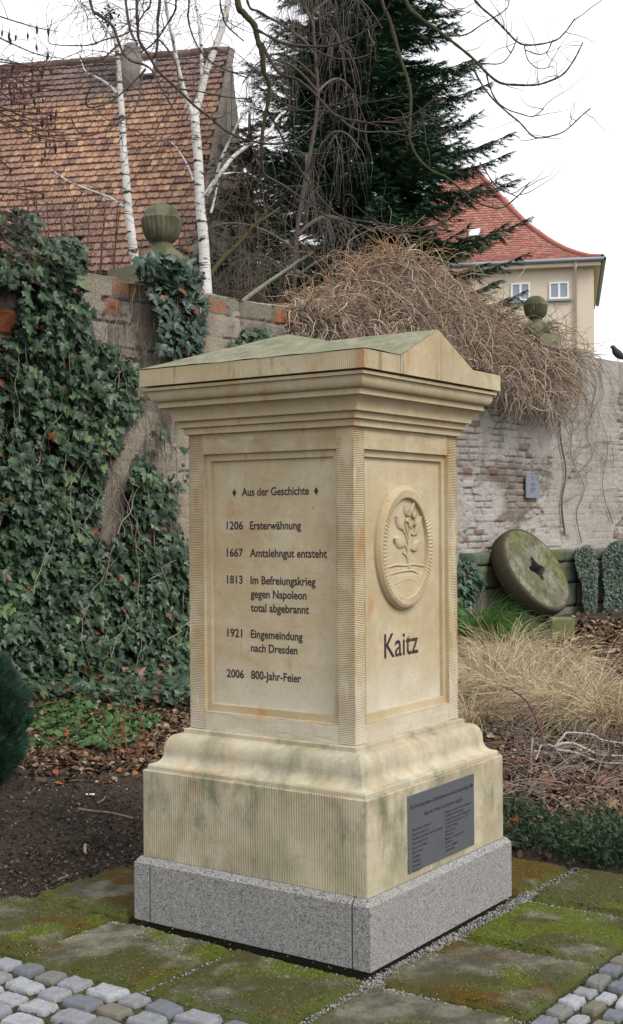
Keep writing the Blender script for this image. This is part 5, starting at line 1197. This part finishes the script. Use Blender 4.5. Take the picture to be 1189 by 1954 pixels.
spruce(478, 20.0, 8.0, 2.2, 1.75, .22, 'smaller dark conifer behind the birch branches, left of the tall spruce')

# tree whose limbs hang into the picture from above; its trunk stands left of the frame
DT = 9.2
tb = at(-520, 1400, DT); tb[2] = 0
OT = thing('overhanging_tree', 'bare tree with dark drooping limbs hanging in from the top of the picture', 'tree', tb); _LOC['overhanging_tree'] = tuple(tb)
mb = MB(); trk = np.array([tb, at(-505, 800, DT), at(-470, 300, DT), at(-400, -100, DT), at(-280, -330, DT), at(-120, -450, DT)]); limb(mb, trk, .19, .10, 12, 8, (0.075, 0.068, 0.055))
mb.out('trunk', M['bark'], OT)
top = at(-120, -450, DT)
mainl = px_path([(-120, -450), (120, -430), (330, -360), (520, -300), (700, -260), (860, -210)], DT); mb = MB(); limb(mb, mainl, .10, .035, 9, 8, (0.075, 0.07, 0.05))
BR = [
 ([(250, -390), (262, -200), (261, 0), (263, 50), (266, 78), (286, 108), (301, 134), (341, 172), (372, 202), (402, 225), (432, 250), (465, 265), (506, 274), (536, 274), (566, 265), (586, 252), (607, 230), (624, 199)], 7, 2.2, .3),
 ([(120, -430), (150, -200), (172, 0), (190, 28), (215, 50), (225, 76), (235, 101), (250, 116), (276, 124), (291, 136), (306, 164), (324, 197), (341, 225)], 7, 2, -.3),
 ([(278, 132), (242, 169), (210, 194), (182, 204), (166, 202), (165, 187), (172, 169)], 4.5, 1.8, -.3),
 ([(272, 140), (265, 187), (255, 212), (232, 230), (202, 250), (161, 259), (144, 242), (136, 227)], 4, 1.6, -.5),
 ([(360, -350), (362, -150), (361, 0), (359, 30), (364, 58), (377, 88), (397, 113), (422, 129), (447, 139), (472, 149)], 4.5, 2, .4),
 ([(341, 170), (377, 174), (414, 182), (447, 187), (472, 188), (485, 184)], 4, 1.8, .5),
 ([(305, -370), (306, -100), (305, 0), (301, 38), (301, 71), (298, 101), (290, 112)], 6.5, 4, .1),
 ([(336, -350), (338, -100), (336, 0), (334, 20), (321, 43), (301, 73), (283, 91), (268, 100)], 5, 2.5, .4),
 ([(301, 73), (314, 86), (326, 103), (337, 126), (340, 151), (340, 172), (331, 197), (321, 212), (301, 242), (293, 265), (261, 288)], 4, 1.6, -.6),
 ([(288, -380), (290, -120), (288, 0), (276, 23), (263, 45)], 4.5, 2.5, 0),
 ([(420, -330), (418, -100), (420, 0), (425, 28), (430, 45), (447, 63), (465, 78)], 4.5, 2, .3),
 ([(400, -330), (440, -150), (453, 0), (465, 25), (485, 48), (492, 76), (501, 106), (503, 134), (513, 156), (513, 182), (508, 214), (501, 252), (499, 300), (503, 340)], 15, 5, .4),
 ([(440, -320), (460, -100), (473, 5), (496, 23), (538, 48), (571, 71), (591, 88), (617, 103), (650, 113), (682, 111), (707, 103)], 6, 2, .5),
 ([(488, 55), (511, 68), (543, 83), (586, 88), (617, 89), (647, 83), (682, 68), (707, 53), (730, 33), (745, 5)], 6, 2.5, -.6),
 ([(501, 84), (513, 111), (536, 141), (566, 151), (594, 172), (617, 197), (639, 219), (670, 230), (702, 235), (730, 233), (762, 230), (803, 210), (836, 181)], 7, 2.2, -.4),
 ([(640, 218), (670, 242), (697, 252), (730, 251), (741, 253), (782, 247), (807, 228)], 4.5, 2, -.3),
 ([(503, 177), (531, 192), (556, 204), (586, 212), (607, 207)], 4, 2, .4),
 ([(510, 210), (522, 230), (548, 280), (570, 319), (594, 356), (624, 392), (651, 413), (691, 422), (733, 428), (790, 434), (830, 430), (860, 402), (873, 375)], 5, 2, .8),
 ([(500, 300), (503, 331), (539, 353), (582, 383), (618, 410), (651, 421), (703, 434), (760, 443), (820, 437), (855, 420)], 5, 2, .7),
 ([(660, -260), (700, -130), (729, 0), (745, 41), (762, 103), (778, 152), (784, 185), (782, 247), (782, 267), (797, 300), (823, 325), (856, 341), (897, 378), (914, 388), (955, 397), (988, 374), (1010, 349)], 7.5, 2.2, .2),
 ([(700, -250), (735, -120), (774, 0), (799, 31), (836, 58), (864, 80), (901, 110), (930, 140), (955, 158), (988, 162), (1021, 162), (1045, 156), (1074, 142), (1095, 115), (1112, 82)], 8, 2.2, -.4),
 ([(901, 110), (910, 144), (934, 181), (963, 210), (992, 234), (1021, 262), (1058, 258), (1082, 247), (1111, 220), (1127, 207)], 4, 2, -.3),
 ([(928, 138), (934, 164), (947, 191), (967, 208), (996, 218), (1017, 222), (1037, 208)], 3.5, 1.6, .3),
 ([(800, -230), (860, -80), (906, 0), (943, 35), (967, 60), (990, 82), (1017, 86), (1058, 78), (1078, 62), (1097, 36)], 5.5, 2.2, -.2),
 ([(918, 121), (955, 121), (975, 101), (988, 70)], 3, 1.6, .2), ([(1000, 85), (1008, 115), (1029, 131), (1052, 127)], 2.4, 1.4, .1), ([(1004, 96), (1029, 104), (1045, 97), (1056, 74)], 2.4, 1.4, -.2),
 ([(836, 60), (856, 67), (889, 66), (922, 45), (943, 33), (967, 16), (972, 0)], 3.4, 1.8, .2), ([(830, -60), (840, 0), (856, 18), (881, 29), (899, 20)], 3, 1.6, .2),
 ([(915, 310), (926, 325), (943, 351), (967, 366), (988, 376)], 3.2, 2, 0), ([(800, 215), (850, 235), (864, 242), (877, 267), (906, 296)], 3, 1.8, .3), ([(238, -380), (236, -100), (240, 0), (250, 60), (262, 84)], 6, 4, 0),
 ([(100, 35), (92, 78), (112, 86), (140, 87), (170, 86), (200, 76), (232, 68), (252, 58)], 1.6, 3.2, .3), ([(120, 118), (165, 118), (195, 112), (212, 98), (228, 84)], 1.6, 3.4, .2),
]
tw = []
for pts, w0, w1, dj in BR:
    P = px_path(pts, DT, dj); mossy = w0 > 7.2; c = np.array((0.062, 0.060, 0.030)) if mossy else np.array((0.062, 0.050, 0.042))
    Pc = limb(mb, P, w0/FPX*DT/2, 1.15*w1/FPX*DT/2, 7 if w0 > 6 else 5, 6, c*rng.uniform(.8, 1.25), .35)
    m_ = max(4, len(Pc)//7); tw.append(grow_twigs(Pc[len(Pc)//3:], m_, .42, -.06, .8, .0032, 8, .0, .22))
    # buds and joints along the last part
    k = np.arange(len(Pc)//2, len(Pc), 2); Xr, Yr, Zr = rand_frames(len(k)); V, F, C = scatter(IV*np.array([.7, .7, 1.3]), IF, Pc[k], Xr, Yr, Zr, np.full(len(k), w1/FPX*DT*.78), np.tile(c*.8, (len(k), 1))); mb.add(V, F, C)
mb.out('limbs', M['bark'], OT); twig_mesh('twigs', tw, M['twig'], OT, (0.06, 0.048, 0.045), (0.12, 0.09, 0.08), 4)
n = 150; q = np.array([at(x, y, DT+.1*rng.normal()) for x, y in np.stack([rng.normal(206, 11, n), rng.normal(33, 12, n)], -1)]); Xr, Yr, Zr = rand_frames(n)
V, F, C = scatter(IV*np.array([1, .7, .5]), IF, q, Xr, Yr, Zr, rng.uniform(.004, .012, n), np.tile((0.035, 0.022, 0.03), (n, 1))); build('seed_cluster', V, F, M['twig'], OT, C)['kind'] = 'stuff'
# cone-bearing twigs at the left edge
ab = at(-260, 1360, 10.6); ab[2] = 0; AL = thing('cone_bearing_tree', 'twiggy tree at the left edge hung with small dark cones', 'tree', ab); _LOC['cone_bearing_tree'] = tuple(ab)
mb = MB(); limb(mb, np.array([ab, at(-255, 900, 10.6), at(-240, 500, 10.6), at(-230, 200, 10.6), at(-225, -100, 10.6)]), .09, .03, 9, 6, (0.07, 0.055, 0.05)); mb.out('trunk', M['bark'], AL)
mb = MB(); tw = []; cn = []
for i in range(26):
    y0 = rng.uniform(-60, 420); y1 = y0+rng.uniform(-10, 110); x1 = rng.uniform(20, 135); P = px_path([(-235, y0), (-140, y0-20), (-50, (y0+y1)/2-15), (x1*.5, y1-12), (x1, y1)], 10.6, rng.uniform(-.6, .6)); Pc = limb(mb, P, .012, .003, 5, 5, np.array((0.075, 0.05, 0.042))*rng.uniform(.7, 1.3)); tw.append(grow_twigs(Pc[len(Pc)//2:], 14, .45, .10, .8, .0028, 7, 0, .25))
    j = rng.integers(len(Pc)//2, len(Pc), 2); cn.append(Pc[j])
mb.out('limbs', M['bark'], AL); twig_mesh('twigs', tw, M['twig'], AL, (0.07, 0.04, 0.035), (0.15, 0.09, 0.075))
for x, y in [(17, 65), (20, 75), (53, 65), (4, 60), (30, 68), (70, 88), (92, 102), (61, 130), (98, 131), (62, 148), (73, 155), (18, 160), (31, 162), (40, 168), (74, 165), (27, 180), (45, 180), (60, 176), (82, 188), (47, 200), (66, 192), (44, 215), (71, 210), (107, 213), (82, 230), (105, 240), (69, 245), (75, 258), (88, 272), (61, 260), (106, 280), (86, 290), (46, 297), (80, 303), (95, 273)]: cn.append(np.array([at(x, y, 10.3+.3*rng.normal())]))
q = np.concatenate(cn); n = len(q); nrm = np.tile(np.array([0, 0, 1.0]), (n, 1))+rng.normal(size=(n, 3))*.12; X_, Y_, Z_ = frames(nrm, rng.normal(size=(n, 3)))
for p_, sc_ in zip(q, rng.uniform(.020, .034, n)):
    mb = MB(); lean_ = rng.normal(size=2)*.12; t_c = np.linspace(-1.25, 1.25, 7); rr_c = np.array([.004/sc_*.4, .26, .36, .34, .27, .14, .02])*sc_
    ax_c = p_+np.stack([lean_[0]*t_c*sc_, lean_[1]*t_c*sc_, -t_c*sc_-.02], -1); V, F = tubes(ax_c[None], rr_c[None], 6); mb.add(V, F, np.array((0.045, 0.022, 0.025))*rng.uniform(.7, 1.4))
    V, F = tubes(np.stack([ax_c[0]+[rng.normal()*.01, rng.normal()*.01, .07], ax_c[0]+[0, 0, .03], ax_c[0]])[None], np.full((1, 3), .002), 4); mb.add(V, F, (0.06, 0.04, 0.035)); mb.out('cone', M['twig'], AL)
#---PART5---
# ------------------------------------------------------------------ planting on the ground
def on_ground(px, py):
    px = np.atleast_1d(np.asarray(px, float)); py = np.atleast_1d(np.asarray(py, float)); z = np.zeros(len(px))
    d_ = FW+RT*((px-594.5)/FPX)[:, None]-UP*((py-977)/FPX)[:, None]
    for _ in range(12): P = CAM+d_*((z-CAM[2])/d_[:, 2])[:, None]; z = .5*z+.5*gz(P[:, 0], P[:, 1])
    P[:, 2] = z; return P
def poly_samples(poly, n, soft=0.0):
    P = np.array(poly, float); lo, hi = P.min(0), P.max(0); out = []; c = 0
    while c < n:
        px = rng.uniform(lo[0], hi[0], n*2); py = rng.uniform(lo[1], hi[1], n*2); k = in_poly(px, py, poly); out.append(np.stack([px[k], py[k]], -1)); c += k.sum()
    return np.concatenate(out)[:n]+rng.normal(size=(n, 2))*[14, 9]*rng.random((n, 1))**2*soft
# dead leaves: curled little blades
DLV = np.array([(0, -.5, 0), (.26, -.2, .10), (.30, .12, .12), (0, .5, .04), (-.30, .12, .12), (-.26, -.2, .10), (0, 0, -.02)]); DLF = np.array([(0, 1, 6), (1, 2, 6), (2, 3, 6), (3, 4, 6), (4, 5, 6), (5, 0, 6)])
def litter(name, label, pos, size, cols, tilt=.5, lift=.006):
    n = len(pos); nrm = np.array([0, 0, 1.0])+rng.normal(size=(n, 3))*tilt; X_, Y_, Z_ = frames(nrm, rng.normal(size=(n, 3))); s = size*rng.uniform(.4, 1.3, n)
    V, F, C = scatter(DLV*np.array([1, 1, rng.choice([1.0])]), DLF, pos+np.array([0, 0, lift])+rng.random((n, 1))*np.array([0, 0, .02]), X_, Y_, Z_, s, cols)
    o = build(name, V, F, M['litter'], None, C); return tag(o, label, 'leaf litter', kind='stuff')
def brown(n, q=.3):
    c = mixc((0.045, 0.030, 0.020), (0.15, 0.095, 0.06), rng.random(n)**1.3); k = rng.random(n); c = np.where((k < q)[:, None], mixc((0.20, 0.15, 0.10), (0.32, 0.25, 0.17), rng.random(n)), c); return np.where((k > .955)[:, None], np.array((0.25, 0.085, 0.03)), c)
a1 = poly_samples([(20, 1345), (380, 1340), (380, 1400), (290, 1470), (60, 1475), (20, 1440)], 4200, 3); a2 = poly_samples([(-40, 1440), (320, 1420), (285, 1660), (100, 1710), (-40, 1720)], 2600, 2)
pos = on_ground(*np.concatenate([a1, a2]).T); sz = np.concatenate([np.full(4200, .060), np.full(2600, .022)])
litter('leaf_litter', 'brown dead leaves and twigs on the soil below the ivy', pos, sz, np.where((np.arange(len(pos)) < 4200)[:, None], brown(len(pos), .22), mixc((0.03, 0.022, 0.016), (0.085, 0.062, 0.045), rng.random(len(pos)))*np.where(rng.random((len(pos), 1)) < .05, 2.6, 1)))
b1 = poly_samples([(1085, 1195), (1300, 1165), (1300, 1420), (1130, 1300)], 5200, 3); b2 = poly_samples([(940, 1385), (1300, 1380), (1300, 1630), (965, 1615)], 6000, 3); b3 = poly_samples([(870, 1200), (1100, 1200), (1130, 1420), (900, 1420)], 2500, 3)
pos = on_ground(*np.concatenate([b1, b2, b3]).T); sz = np.concatenate([np.full(5200, .085), np.full(6000, .050), np.full(2500, .06)])
litter('leaf_litter', 'thick brown leaf mulch on the bed right of the memorial', pos, sz, brown(len(pos), .26))
gq = poly_samples([(-60, 1292), (385, 1300), (385, 1362), (300, 1352), (150, 1345), (-60, 1375)], 1500); pos = on_ground(*gq.T)+np.array([0, 0, 1.0])*rng.uniform(0, .16, (1500, 1)); n = len(pos)
X_, Y_, Z_ = frames(np.array([0, 0, 1.0])+WN*.5+rng.normal(size=(n, 3))*.45, -WN+rng.normal(size=(n, 3))*.7); V, F, C = scatter(LV, LF, pos, X_, Y_, Z_, .095*rng.uniform(.5, 1.2, n), leaf_cols(n, (0.016, 0.036, 0.017), (0.045, 0.085, 0.036), (0.11, 0.06, 0.03), .12)); build('trailing_leaves', V, F, M['leaf'], IVY, C)
# crumbs of earth and little stones
q = poly_samples([(-60, 1400), (330, 1430), (290, 1650), (90, 1720), (-60, 1730)], 4200); pos = on_ground(*q.T); n = len(pos); Xr, Yr, Zr = rand_frames(n)
cs = mixc((0.028, 0.022, 0.018), (0.075, 0.058, 0.045), rng.random(n)); cs = np.where((rng.random(n) < .06)[:, None], np.array((0.30, 0.28, 0.25)), cs)
V, F, C = scatter(IV*np.array([1, .8, .6]), IF, pos, Xr, Yr, Zr, rng.uniform(.002, .012, n)**1.0, cs); tag(build('soil_crumbs', V, F, M['soil'], None, C), 'dark crumbs of earth and small stones on the bare soil', 'soil', kind='stuff')
# some crumbs and moss bits strewn on the slabs' joints
q = np.stack([rng.uniform(-1.3, 1.25, 900), rng.uniform(-1.2, 1.2, 900)], -1); k = (np.abs(q).max(1) > .6); q = q[k]; n = len(q); pos = np.stack([q[:, 0], q[:, 1], np.full(n, -.010)], -1); Xr, Yr, Zr = rand_frames(n)
V, F, C = scatter(IV*np.array([1, .7, .5]), IF, pos, Xr, Yr, Zr, rng.uniform(.0012, .0045, n), mixc((0.07, 0.06, 0.04), (0.33, 0.30, 0.24), rng.random(n)**2)); tag(build('grit', V, F, M['pebble'], None, C), 'specks of grit and crumbs scattered over the mossy slabs', 'grit', kind='stuff')
# single fallen maple leaves in rusty orange
def maple():
    a = np.linspace(0, 2*np.pi, 22, endpoint=False); r = np.where(np.arange(22) % 2 == 0, .5, .26)*(1+.25*np.cos(a)); V = np.stack([r*np.sin(a), r*np.cos(a), .14*np.sin(a*2.5)*r], -1); V = np.vstack([V, [(0, 0, .05)]]); return V, np.array([((i+1) % 22, i, 22) for i in range(22)])
MV, MF = maple()
for px, py, s, c, lab in ((1042, 1507, .15, (0.22, 0.095, 0.045), 'large orange brown fallen leaf among the grey twigs on the right bed'), (1150, 1505, .15, (0.19, 0.09, 0.045), 'rusty fallen leaf near the right edge above the juniper'), (978, 1588, .13, (0.24, 0.085, 0.03), 'reddish fallen leaf on the creeping juniper by the granite plinth'), (1165, 1550, .17, (0.28, 0.19, 0.12), 'pale tan fallen leaf lying at the right edge beside the twigs'), (120, 1412, .16, (0.28, 0.12, 0.04), 'curled orange leaf between the green plants and the dark soil'), (30, 890, .15, (0.22, 0.07, 0.03), None)):
    if lab is None: continue
    p = on_ground(px, py)+np.array([0, 0, .05]); X_, Y_, Z_ = frames(unit(CAM-p[0])[None]+np.array([0, 0, .8])+rng.normal(size=(1, 3))*.2, rng.normal(size=(1, 3))); V, F, C = scatter(MV, MF, p, X_, Y_, Z_, np.array([s*.72]), np.array([c])*.8); tag(build('fallen_leaf', V, F, M['litter'], None, C), lab, 'leaf')
# sticks on the bare soil
for pts, r, c, lab in (([(150, 1548), (185, 1553), (215, 1556), (255, 1566)], .009, (0.17, 0.14, 0.10), 'longer pale stick lying on the dark soil left of the memorial'), ([(118, 1495), (150, 1493), (178, 1494)], .009, (0.10, 0.08, 0.055), 'dark knobbly stick on the soil below the green plants'), ([(185, 1537), (196, 1531), (202, 1523)], .006, (0.22, 0.18, 0.12), 'short bent stick on the soil above the longer pale stick'), ([(92, 1462), (130, 1461), (160, 1463)], .006, (0.24, 0.19, 0.12), 'straight pale twig at the front edge of the green plants'), ([(163, 1617), (162, 1628), (165, 1636)], .010, (0.30, 0.25, 0.18), 'small pale wood chip standing on the soil'), ([(100, 1690), (120, 1680), (135, 1678)], .006, (0.18, 0.15, 0.11), 'short twig on the edge between soil and brown slab')):
    P = on_ground(*np.array(pts, float).T)+np.array([0, 0, .012]); mb = MB(); limb(mb, P, r, r*.6, 6, 5, np.array(c), .3); tag(mb.out('stick', M['bark']), lab, 'stick')
p = on_ground(163, 1519)[0]; mb = MB(); mb.obox(p+np.array([0, 0, .005]), RT*.05, unit(FW*[1, 1, 0])*.03, np.array([0, 0, .004]), (0.75, 0.78, 0.82)); o = mb.out('paper_scrap', M['attr'], None, False); bvm = o.modifiers.new('b', 'BEVEL'); bvm.width = .0015; tag(o, 'tiny white paper scrap lying on the dark soil', 'litter')
# green leafy ground cover
def round_leaf():
    a = np.linspace(0, 2*np.pi, 16, endpoint=False); r = .5*(1+.12*np.cos(a*8))*(1-.15*np.cos(a)); V = np.stack([r*np.sin(a), r*np.cos(a)+.35, .12*r*np.cos(a*4)-.10*np.abs(np.sin(a))], -1); V = np.vstack([V, [(0, .3, .04)]]); return V, np.array([((i+1) % 16, i, 16) for i in range(16)])
RV, RF_ = round_leaf()
q = poly_samples([(45, 1395), (75, 1370), (110, 1340), (150, 1335), (190, 1355), (270, 1362), (300, 1375), (280, 1405), (235, 1425), (200, 1445), (120, 1430), (50, 1435)], 135); base = on_ground(*q.T); Ps = []; cs = []
stv = []
for b in base:
    h = rng.uniform(.02, .13); m_ = rng.integers(4, 8); az = rng.uniform(0, 2*np.pi)+np.arange(m_)*2.4
    for a_ in az: 
        rr_ = rng.uniform(.02, .085); e = b+np.array([math.cos(a_)*rr_, math.sin(a_)*rr_, h*rng.uniform(.6, 1.1)]); Ps.append((e, a_)); stv.append([b, (b+e)/2+[0, 0, .02], e])
n = len(Ps); pos = np.array([p for p, _ in Ps]); az = np.array([a for _, a in Ps]); o_ = np.stack([np.cos(az), np.sin(az), 0*az], -1)
X_, Y_, Z_ = frames(np.array([0, 0, 1.0])+o_*.45+rng.normal(size=(n, 3))*.25, o_); X_ = np.cross(Y_, Z_)
V, F, C = scatter(RV, RF_, pos, X_, Y_, Z_, rng.uniform(.032, .064, n), leaf_cols(n, (0.035, 0.085, 0.028), (0.10, 0.185, 0.06), (0.20, 0.13, 0.05), .04)); o = build('ground_cover', V, F, M['softleaf'], None, C); tag(o, 'patch of fresh green scalloped leaves at the foot of the ivy', 'ground cover', kind='stuff')
# thin reddish shoots by the moulding
b = on_ground(252, 1455)[0]; RS = thing('bare_shrub', 'few thin reddish bare shoots growing beside the left corner of the base', 'shrub', b); _LOC[RS.name] = tuple(b); mb = MB()
for i in range(13):
    bb = b+np.array([rng.normal()*.09, rng.normal()*.09, 0]); e = bb+RT*rng.normal()*.12+np.array([0, 0, rng.uniform(.15, .5)]); limb(mb, np.array([bb, (bb+e)/2+rng.normal(size=3)*.02, e]), .005, .002, 5, 5, np.array((0.17, 0.075, 0.04))*rng.uniform(.7, 1.3))
mb.out('shoots', M['twig'], RS)
# columnar juniper cut by the left edge
b = on_ground(-34, 1490)[0]; JN = thing('juniper_bush', 'dense dark green conifer bush cut off by the left edge', 'bush', b); _LOC[JN.name] = tuple(b)
n = 9000; th = rng.uniform(0, 2*np.pi, n); hh = rng.random(n); wd = (.235*np.sin(np.pi*np.clip(hh*.86+.14, 0, 1))**.45)*(.62+.62*fbm(th*2.6, hh*9, 3)); pos = b+np.stack([np.cos(th)*wd, np.sin(th)*wd, hh*.74], -1); out_ = np.stack([np.cos(th), np.sin(th), np.full(n, 1.3)], -1)+rng.normal(size=(n, 3))*.35
X_, Y_, Z_ = frames(rng.normal(size=(n, 3)), out_); V, F, C = scatter(SV, SF, pos, np.cross(unit(out_), Z_), unit(out_), Z_, rng.uniform(.05, .12, n), mixc((0.010, 0.032, 0.020), (0.040, 0.092, 0.060), rng.random(n))); build('foliage', V, F, M['needle'], JN, C, False)
mb = MB(); limb(mb, np.array([b, b+[0, 0, .4], b+[0, 0, .75]]), .05, .015, 8, 4, (0.07, 0.05, 0.04)); mb.out('stem', M['bark'], JN)

# ornamental grass, dry
def grass(label, base, n, L, spread, ca, cb, r=.0022, lean=(0, 0, 0), name='ornamental_grass', cat='grass clump', group=None, N_=10):
    o = thing(name, label, cat, base, group); _LOC[o.name] = tuple(base); rad = np.sqrt(rng.random(n))*.16; az = rng.uniform(0, 2*np.pi, n); h = np.stack([np.cos(az), np.sin(az), 0*az], -1); st = base+h*rad[:, None]
    st[:, 2] = gz(st[:, 0], st[:, 1])-.01; az2 = az+rng.normal(size=n)*.7; h2 = np.stack([np.cos(az2), np.sin(az2), 0*az2], -1); LL = L*rng.uniform(.55, 1.15, n); v = unit(h2*spread*rng.uniform(.2, 1.1, (n, 1))+np.array([0, 0, 1.0])+np.array(lean)); P = np.zeros((n, N_, 3)); P[:, 0] = st; bend = rng.uniform(.08, .30, (n, 1))
    for i in range(1, N_):
        v = unit(v+(np.array([0, 0, -1.0])+h2*.35)*bend*(.35+1.2*i/N_)+rng.normal(size=(n, 3))*.045); P[:, i] = P[:, i-1]+v*(LL/(N_-1))[:, None]
    low = P[..., 2] < gz(P[..., 0], P[..., 1])+.01; P[..., 2] = np.where(low, gz(P[..., 0], P[..., 1])+.012, P[..., 2])
    V, F = tubes(P, np.linspace(1, .3, N_)[None]*(r*rng.uniform(.6, 1.4, (n, 1))), 3); build('blades', V, F, M['straw'], o, np.repeat(mixc(ca, cb, rng.random(n)), N_*3, 0)); return o
GC = [(935, 1338, .62, 'dry straw coloured grass clump touching the right side of the memorial'), (1012, 1362, .60, 'bleached grass clump in the middle of the right bed, behind the grey twigs'), (1095, 1385, .62, 'tallest pale yellow dry grass clump, right of the middle of the bed'), (1178, 1402, .60, 'dry grass clump cut by the right edge of the photo'), (962, 1288, .60, 'dry grass clump behind the others, in front of the green tuft'), (1045, 1300, .55, 'sandy grass clump just below the stone block'), (905, 1385, .40, 'short flattened dry grass at the base moulding corner')]
for px, py, L, lab in GC:
    grass(lab, on_ground(px, py)[0], 1000 if L > .5 else 600, L*1.08, .95, (0.30, 0.21, 0.105), (0.84, 0.72, 0.50), .0030, group='dry ornamental grasses in the right bed')
grass('bright green grass tuft behind the dry grass, left of the millstone', on_ground(905, 1232)[0], 1500, .62, .8, (0.04, 0.12, 0.015), (0.11, 0.24, 0.04), .0034, name='green_grass')
grass('second smaller green grass tuft below the millstone', on_ground(985, 1222)[0], 500, .42, .9, (0.05, 0.11, 0.02), (0.16, 0.22, 0.06), .003, name='green_grass')
# low bare shrub with grey branches
b = on_ground(1050, 1462)[0]; BS = thing('bare_shrub', 'low leafless shrub with long grey branches in the right bed', 'shrub', b); _LOC[BS.name] = tuple(b); mb = MB(); tw = []
db = float((b-CAM)@FW)
for pts, w0, w1, c in (([(1052, 1455), (1060, 1425), (1075, 1405), (1085, 1398), (1130, 1402), (1150, 1412), (1200, 1420)], 5, 3, .34), ([(1055, 1452), (1062, 1424), (1090, 1418), (1120, 1430), (1145, 1440), (1200, 1443)], 6, 4, .36), ([(1058, 1430), (1100, 1437), (1130, 1450), (1160, 1456), (1200, 1457)], 5, 3.5, .34), ([(1050, 1460), (1060, 1428), (1035, 1422), (1028, 1436), (1022, 1450)], 5, 3, .28), ([(1016, 1408), (1013, 1450), (1015, 1490), (1014, 1510), (1022, 1535), (1030, 1555)], 4.5, 2.5, .30), ([(1060, 1430), (1085, 1460), (1110, 1478), (1140, 1495), (1180, 1520)], 4, 2, .20), ([(1030, 1545), (1060, 1550), (1110, 1560), (1160, 1548), (1200, 1560)], 4.5, 3, .22), ([(1128, 1552), (1135, 1575), (1150, 1590), (1155, 1605)], 3, 1.5, .26), ([(1150, 1555), (1160, 1570), (1175, 1580)], 3, 1.5, .26), ([(1035, 1402), (1022, 1370), (1010, 1345), (990, 1325), (965, 1312)], 5, 2, -.1), ([(1010, 1420), (1000, 1395), (985, 1380), (968, 1374)], 3, 2, .1), ([(965, 1480), (985, 1478), (990, 1495)], 3, 2, .3), ([(925, 1385), (960, 1390), (985, 1400), (1010, 1418)], 4, 2, .06)):
    P = px_path(pts, db-.15, rng.uniform(-.25, .15)); cl = np.array((0.13, 0.045, 0.06)) if c < 0 else np.array((c, c*.93, c*.86)); Pc = limb(mb, P, w0/FPX*db/2, w1/FPX*db/2, 7, 6, cl, .25); tw.append(grow_twigs(Pc[len(Pc)//3:], 9, .28, .12, .8, .0026, 7, -.1, .25))
mb.out('branches', M['bark'], BS)
q = poly_samples([(960, 1395), (1200, 1400), (1200, 1560), (1000, 1590), (965, 1540)], 330); st = on_ground(*q.T)+np.array([0, 0, 1.0])*rng.uniform(.02, .22, (330, 1)); v = rng.normal(size=(330, 3)); v[:, 2] *= .35; v = unit(v); P = np.zeros((330, 8, 3)); P[:, 0] = st; LL = rng.uniform(.15, .55, 330)
for i in range(1, 8): v = unit(v+rng.normal(size=(330, 3))*.2+[0, 0, -.04]); P[:, i] = P[:, i-1]+v*(LL/7)[:, None]
P[..., 2] = np.maximum(P[..., 2], gz(P[..., 0], P[..., 1])+.015); tw.append((P, np.linspace(1, .4, 8)[None]*rng.uniform(.0016, .0042, (330, 1))))
twig_mesh('twigs', tw, M['twig'], BS, (0.075, 0.05, 0.045), (0.27, 0.21, 0.17), 4)
# creeping juniper
b = on_ground(1080, 1610)[0]; CJ = thing('creeping_juniper', 'low dark green creeping conifer along the back of the pale slab', 'shrub', b); _LOC[CJ.name] = tuple(b)
q = poly_samples([(955, 1540), (990, 1550), (1030, 1585), (1110, 1600), (1150, 1580), (1240, 1590), (1240, 1672), (1120, 1662), (1060, 1648), (1010, 1628), (960, 1625)], 620); st = on_ground(*q.T)+np.array([0, 0, 1.0])*rng.uniform(.0, .07, (620, 1)); Ps = []; Ds = []
for s_ in st:
    az = rng.uniform(0, 2*np.pi); v = np.array([math.cos(az), math.sin(az), rng.uniform(.2, 1.1)]); v /= np.linalg.norm(v)
    for k in range(7): Ps.append(s_+v*.022*k+rng.normal(size=3)*.006); Ds.append(v+rng.normal(size=3)*.55)
Ps = np.array(Ps); Ds = unit(np.array(Ds)); n = len(Ps); Z_ = unit(np.cross(Ds, rng.normal(size=(n, 3)))); V, F, C = scatter(SV, SF, Ps, np.cross(Ds, Z_), Ds, Z_, rng.uniform(.022, .045, n), mixc((0.010, 0.026, 0.012), (0.042, 0.085, 0.035), np.repeat(rng.random(620), 7)*.7+.3*rng.random(n))); build('foliage', V, F, M['needle'], CJ, C, False)
# moss tufts along the slab edges
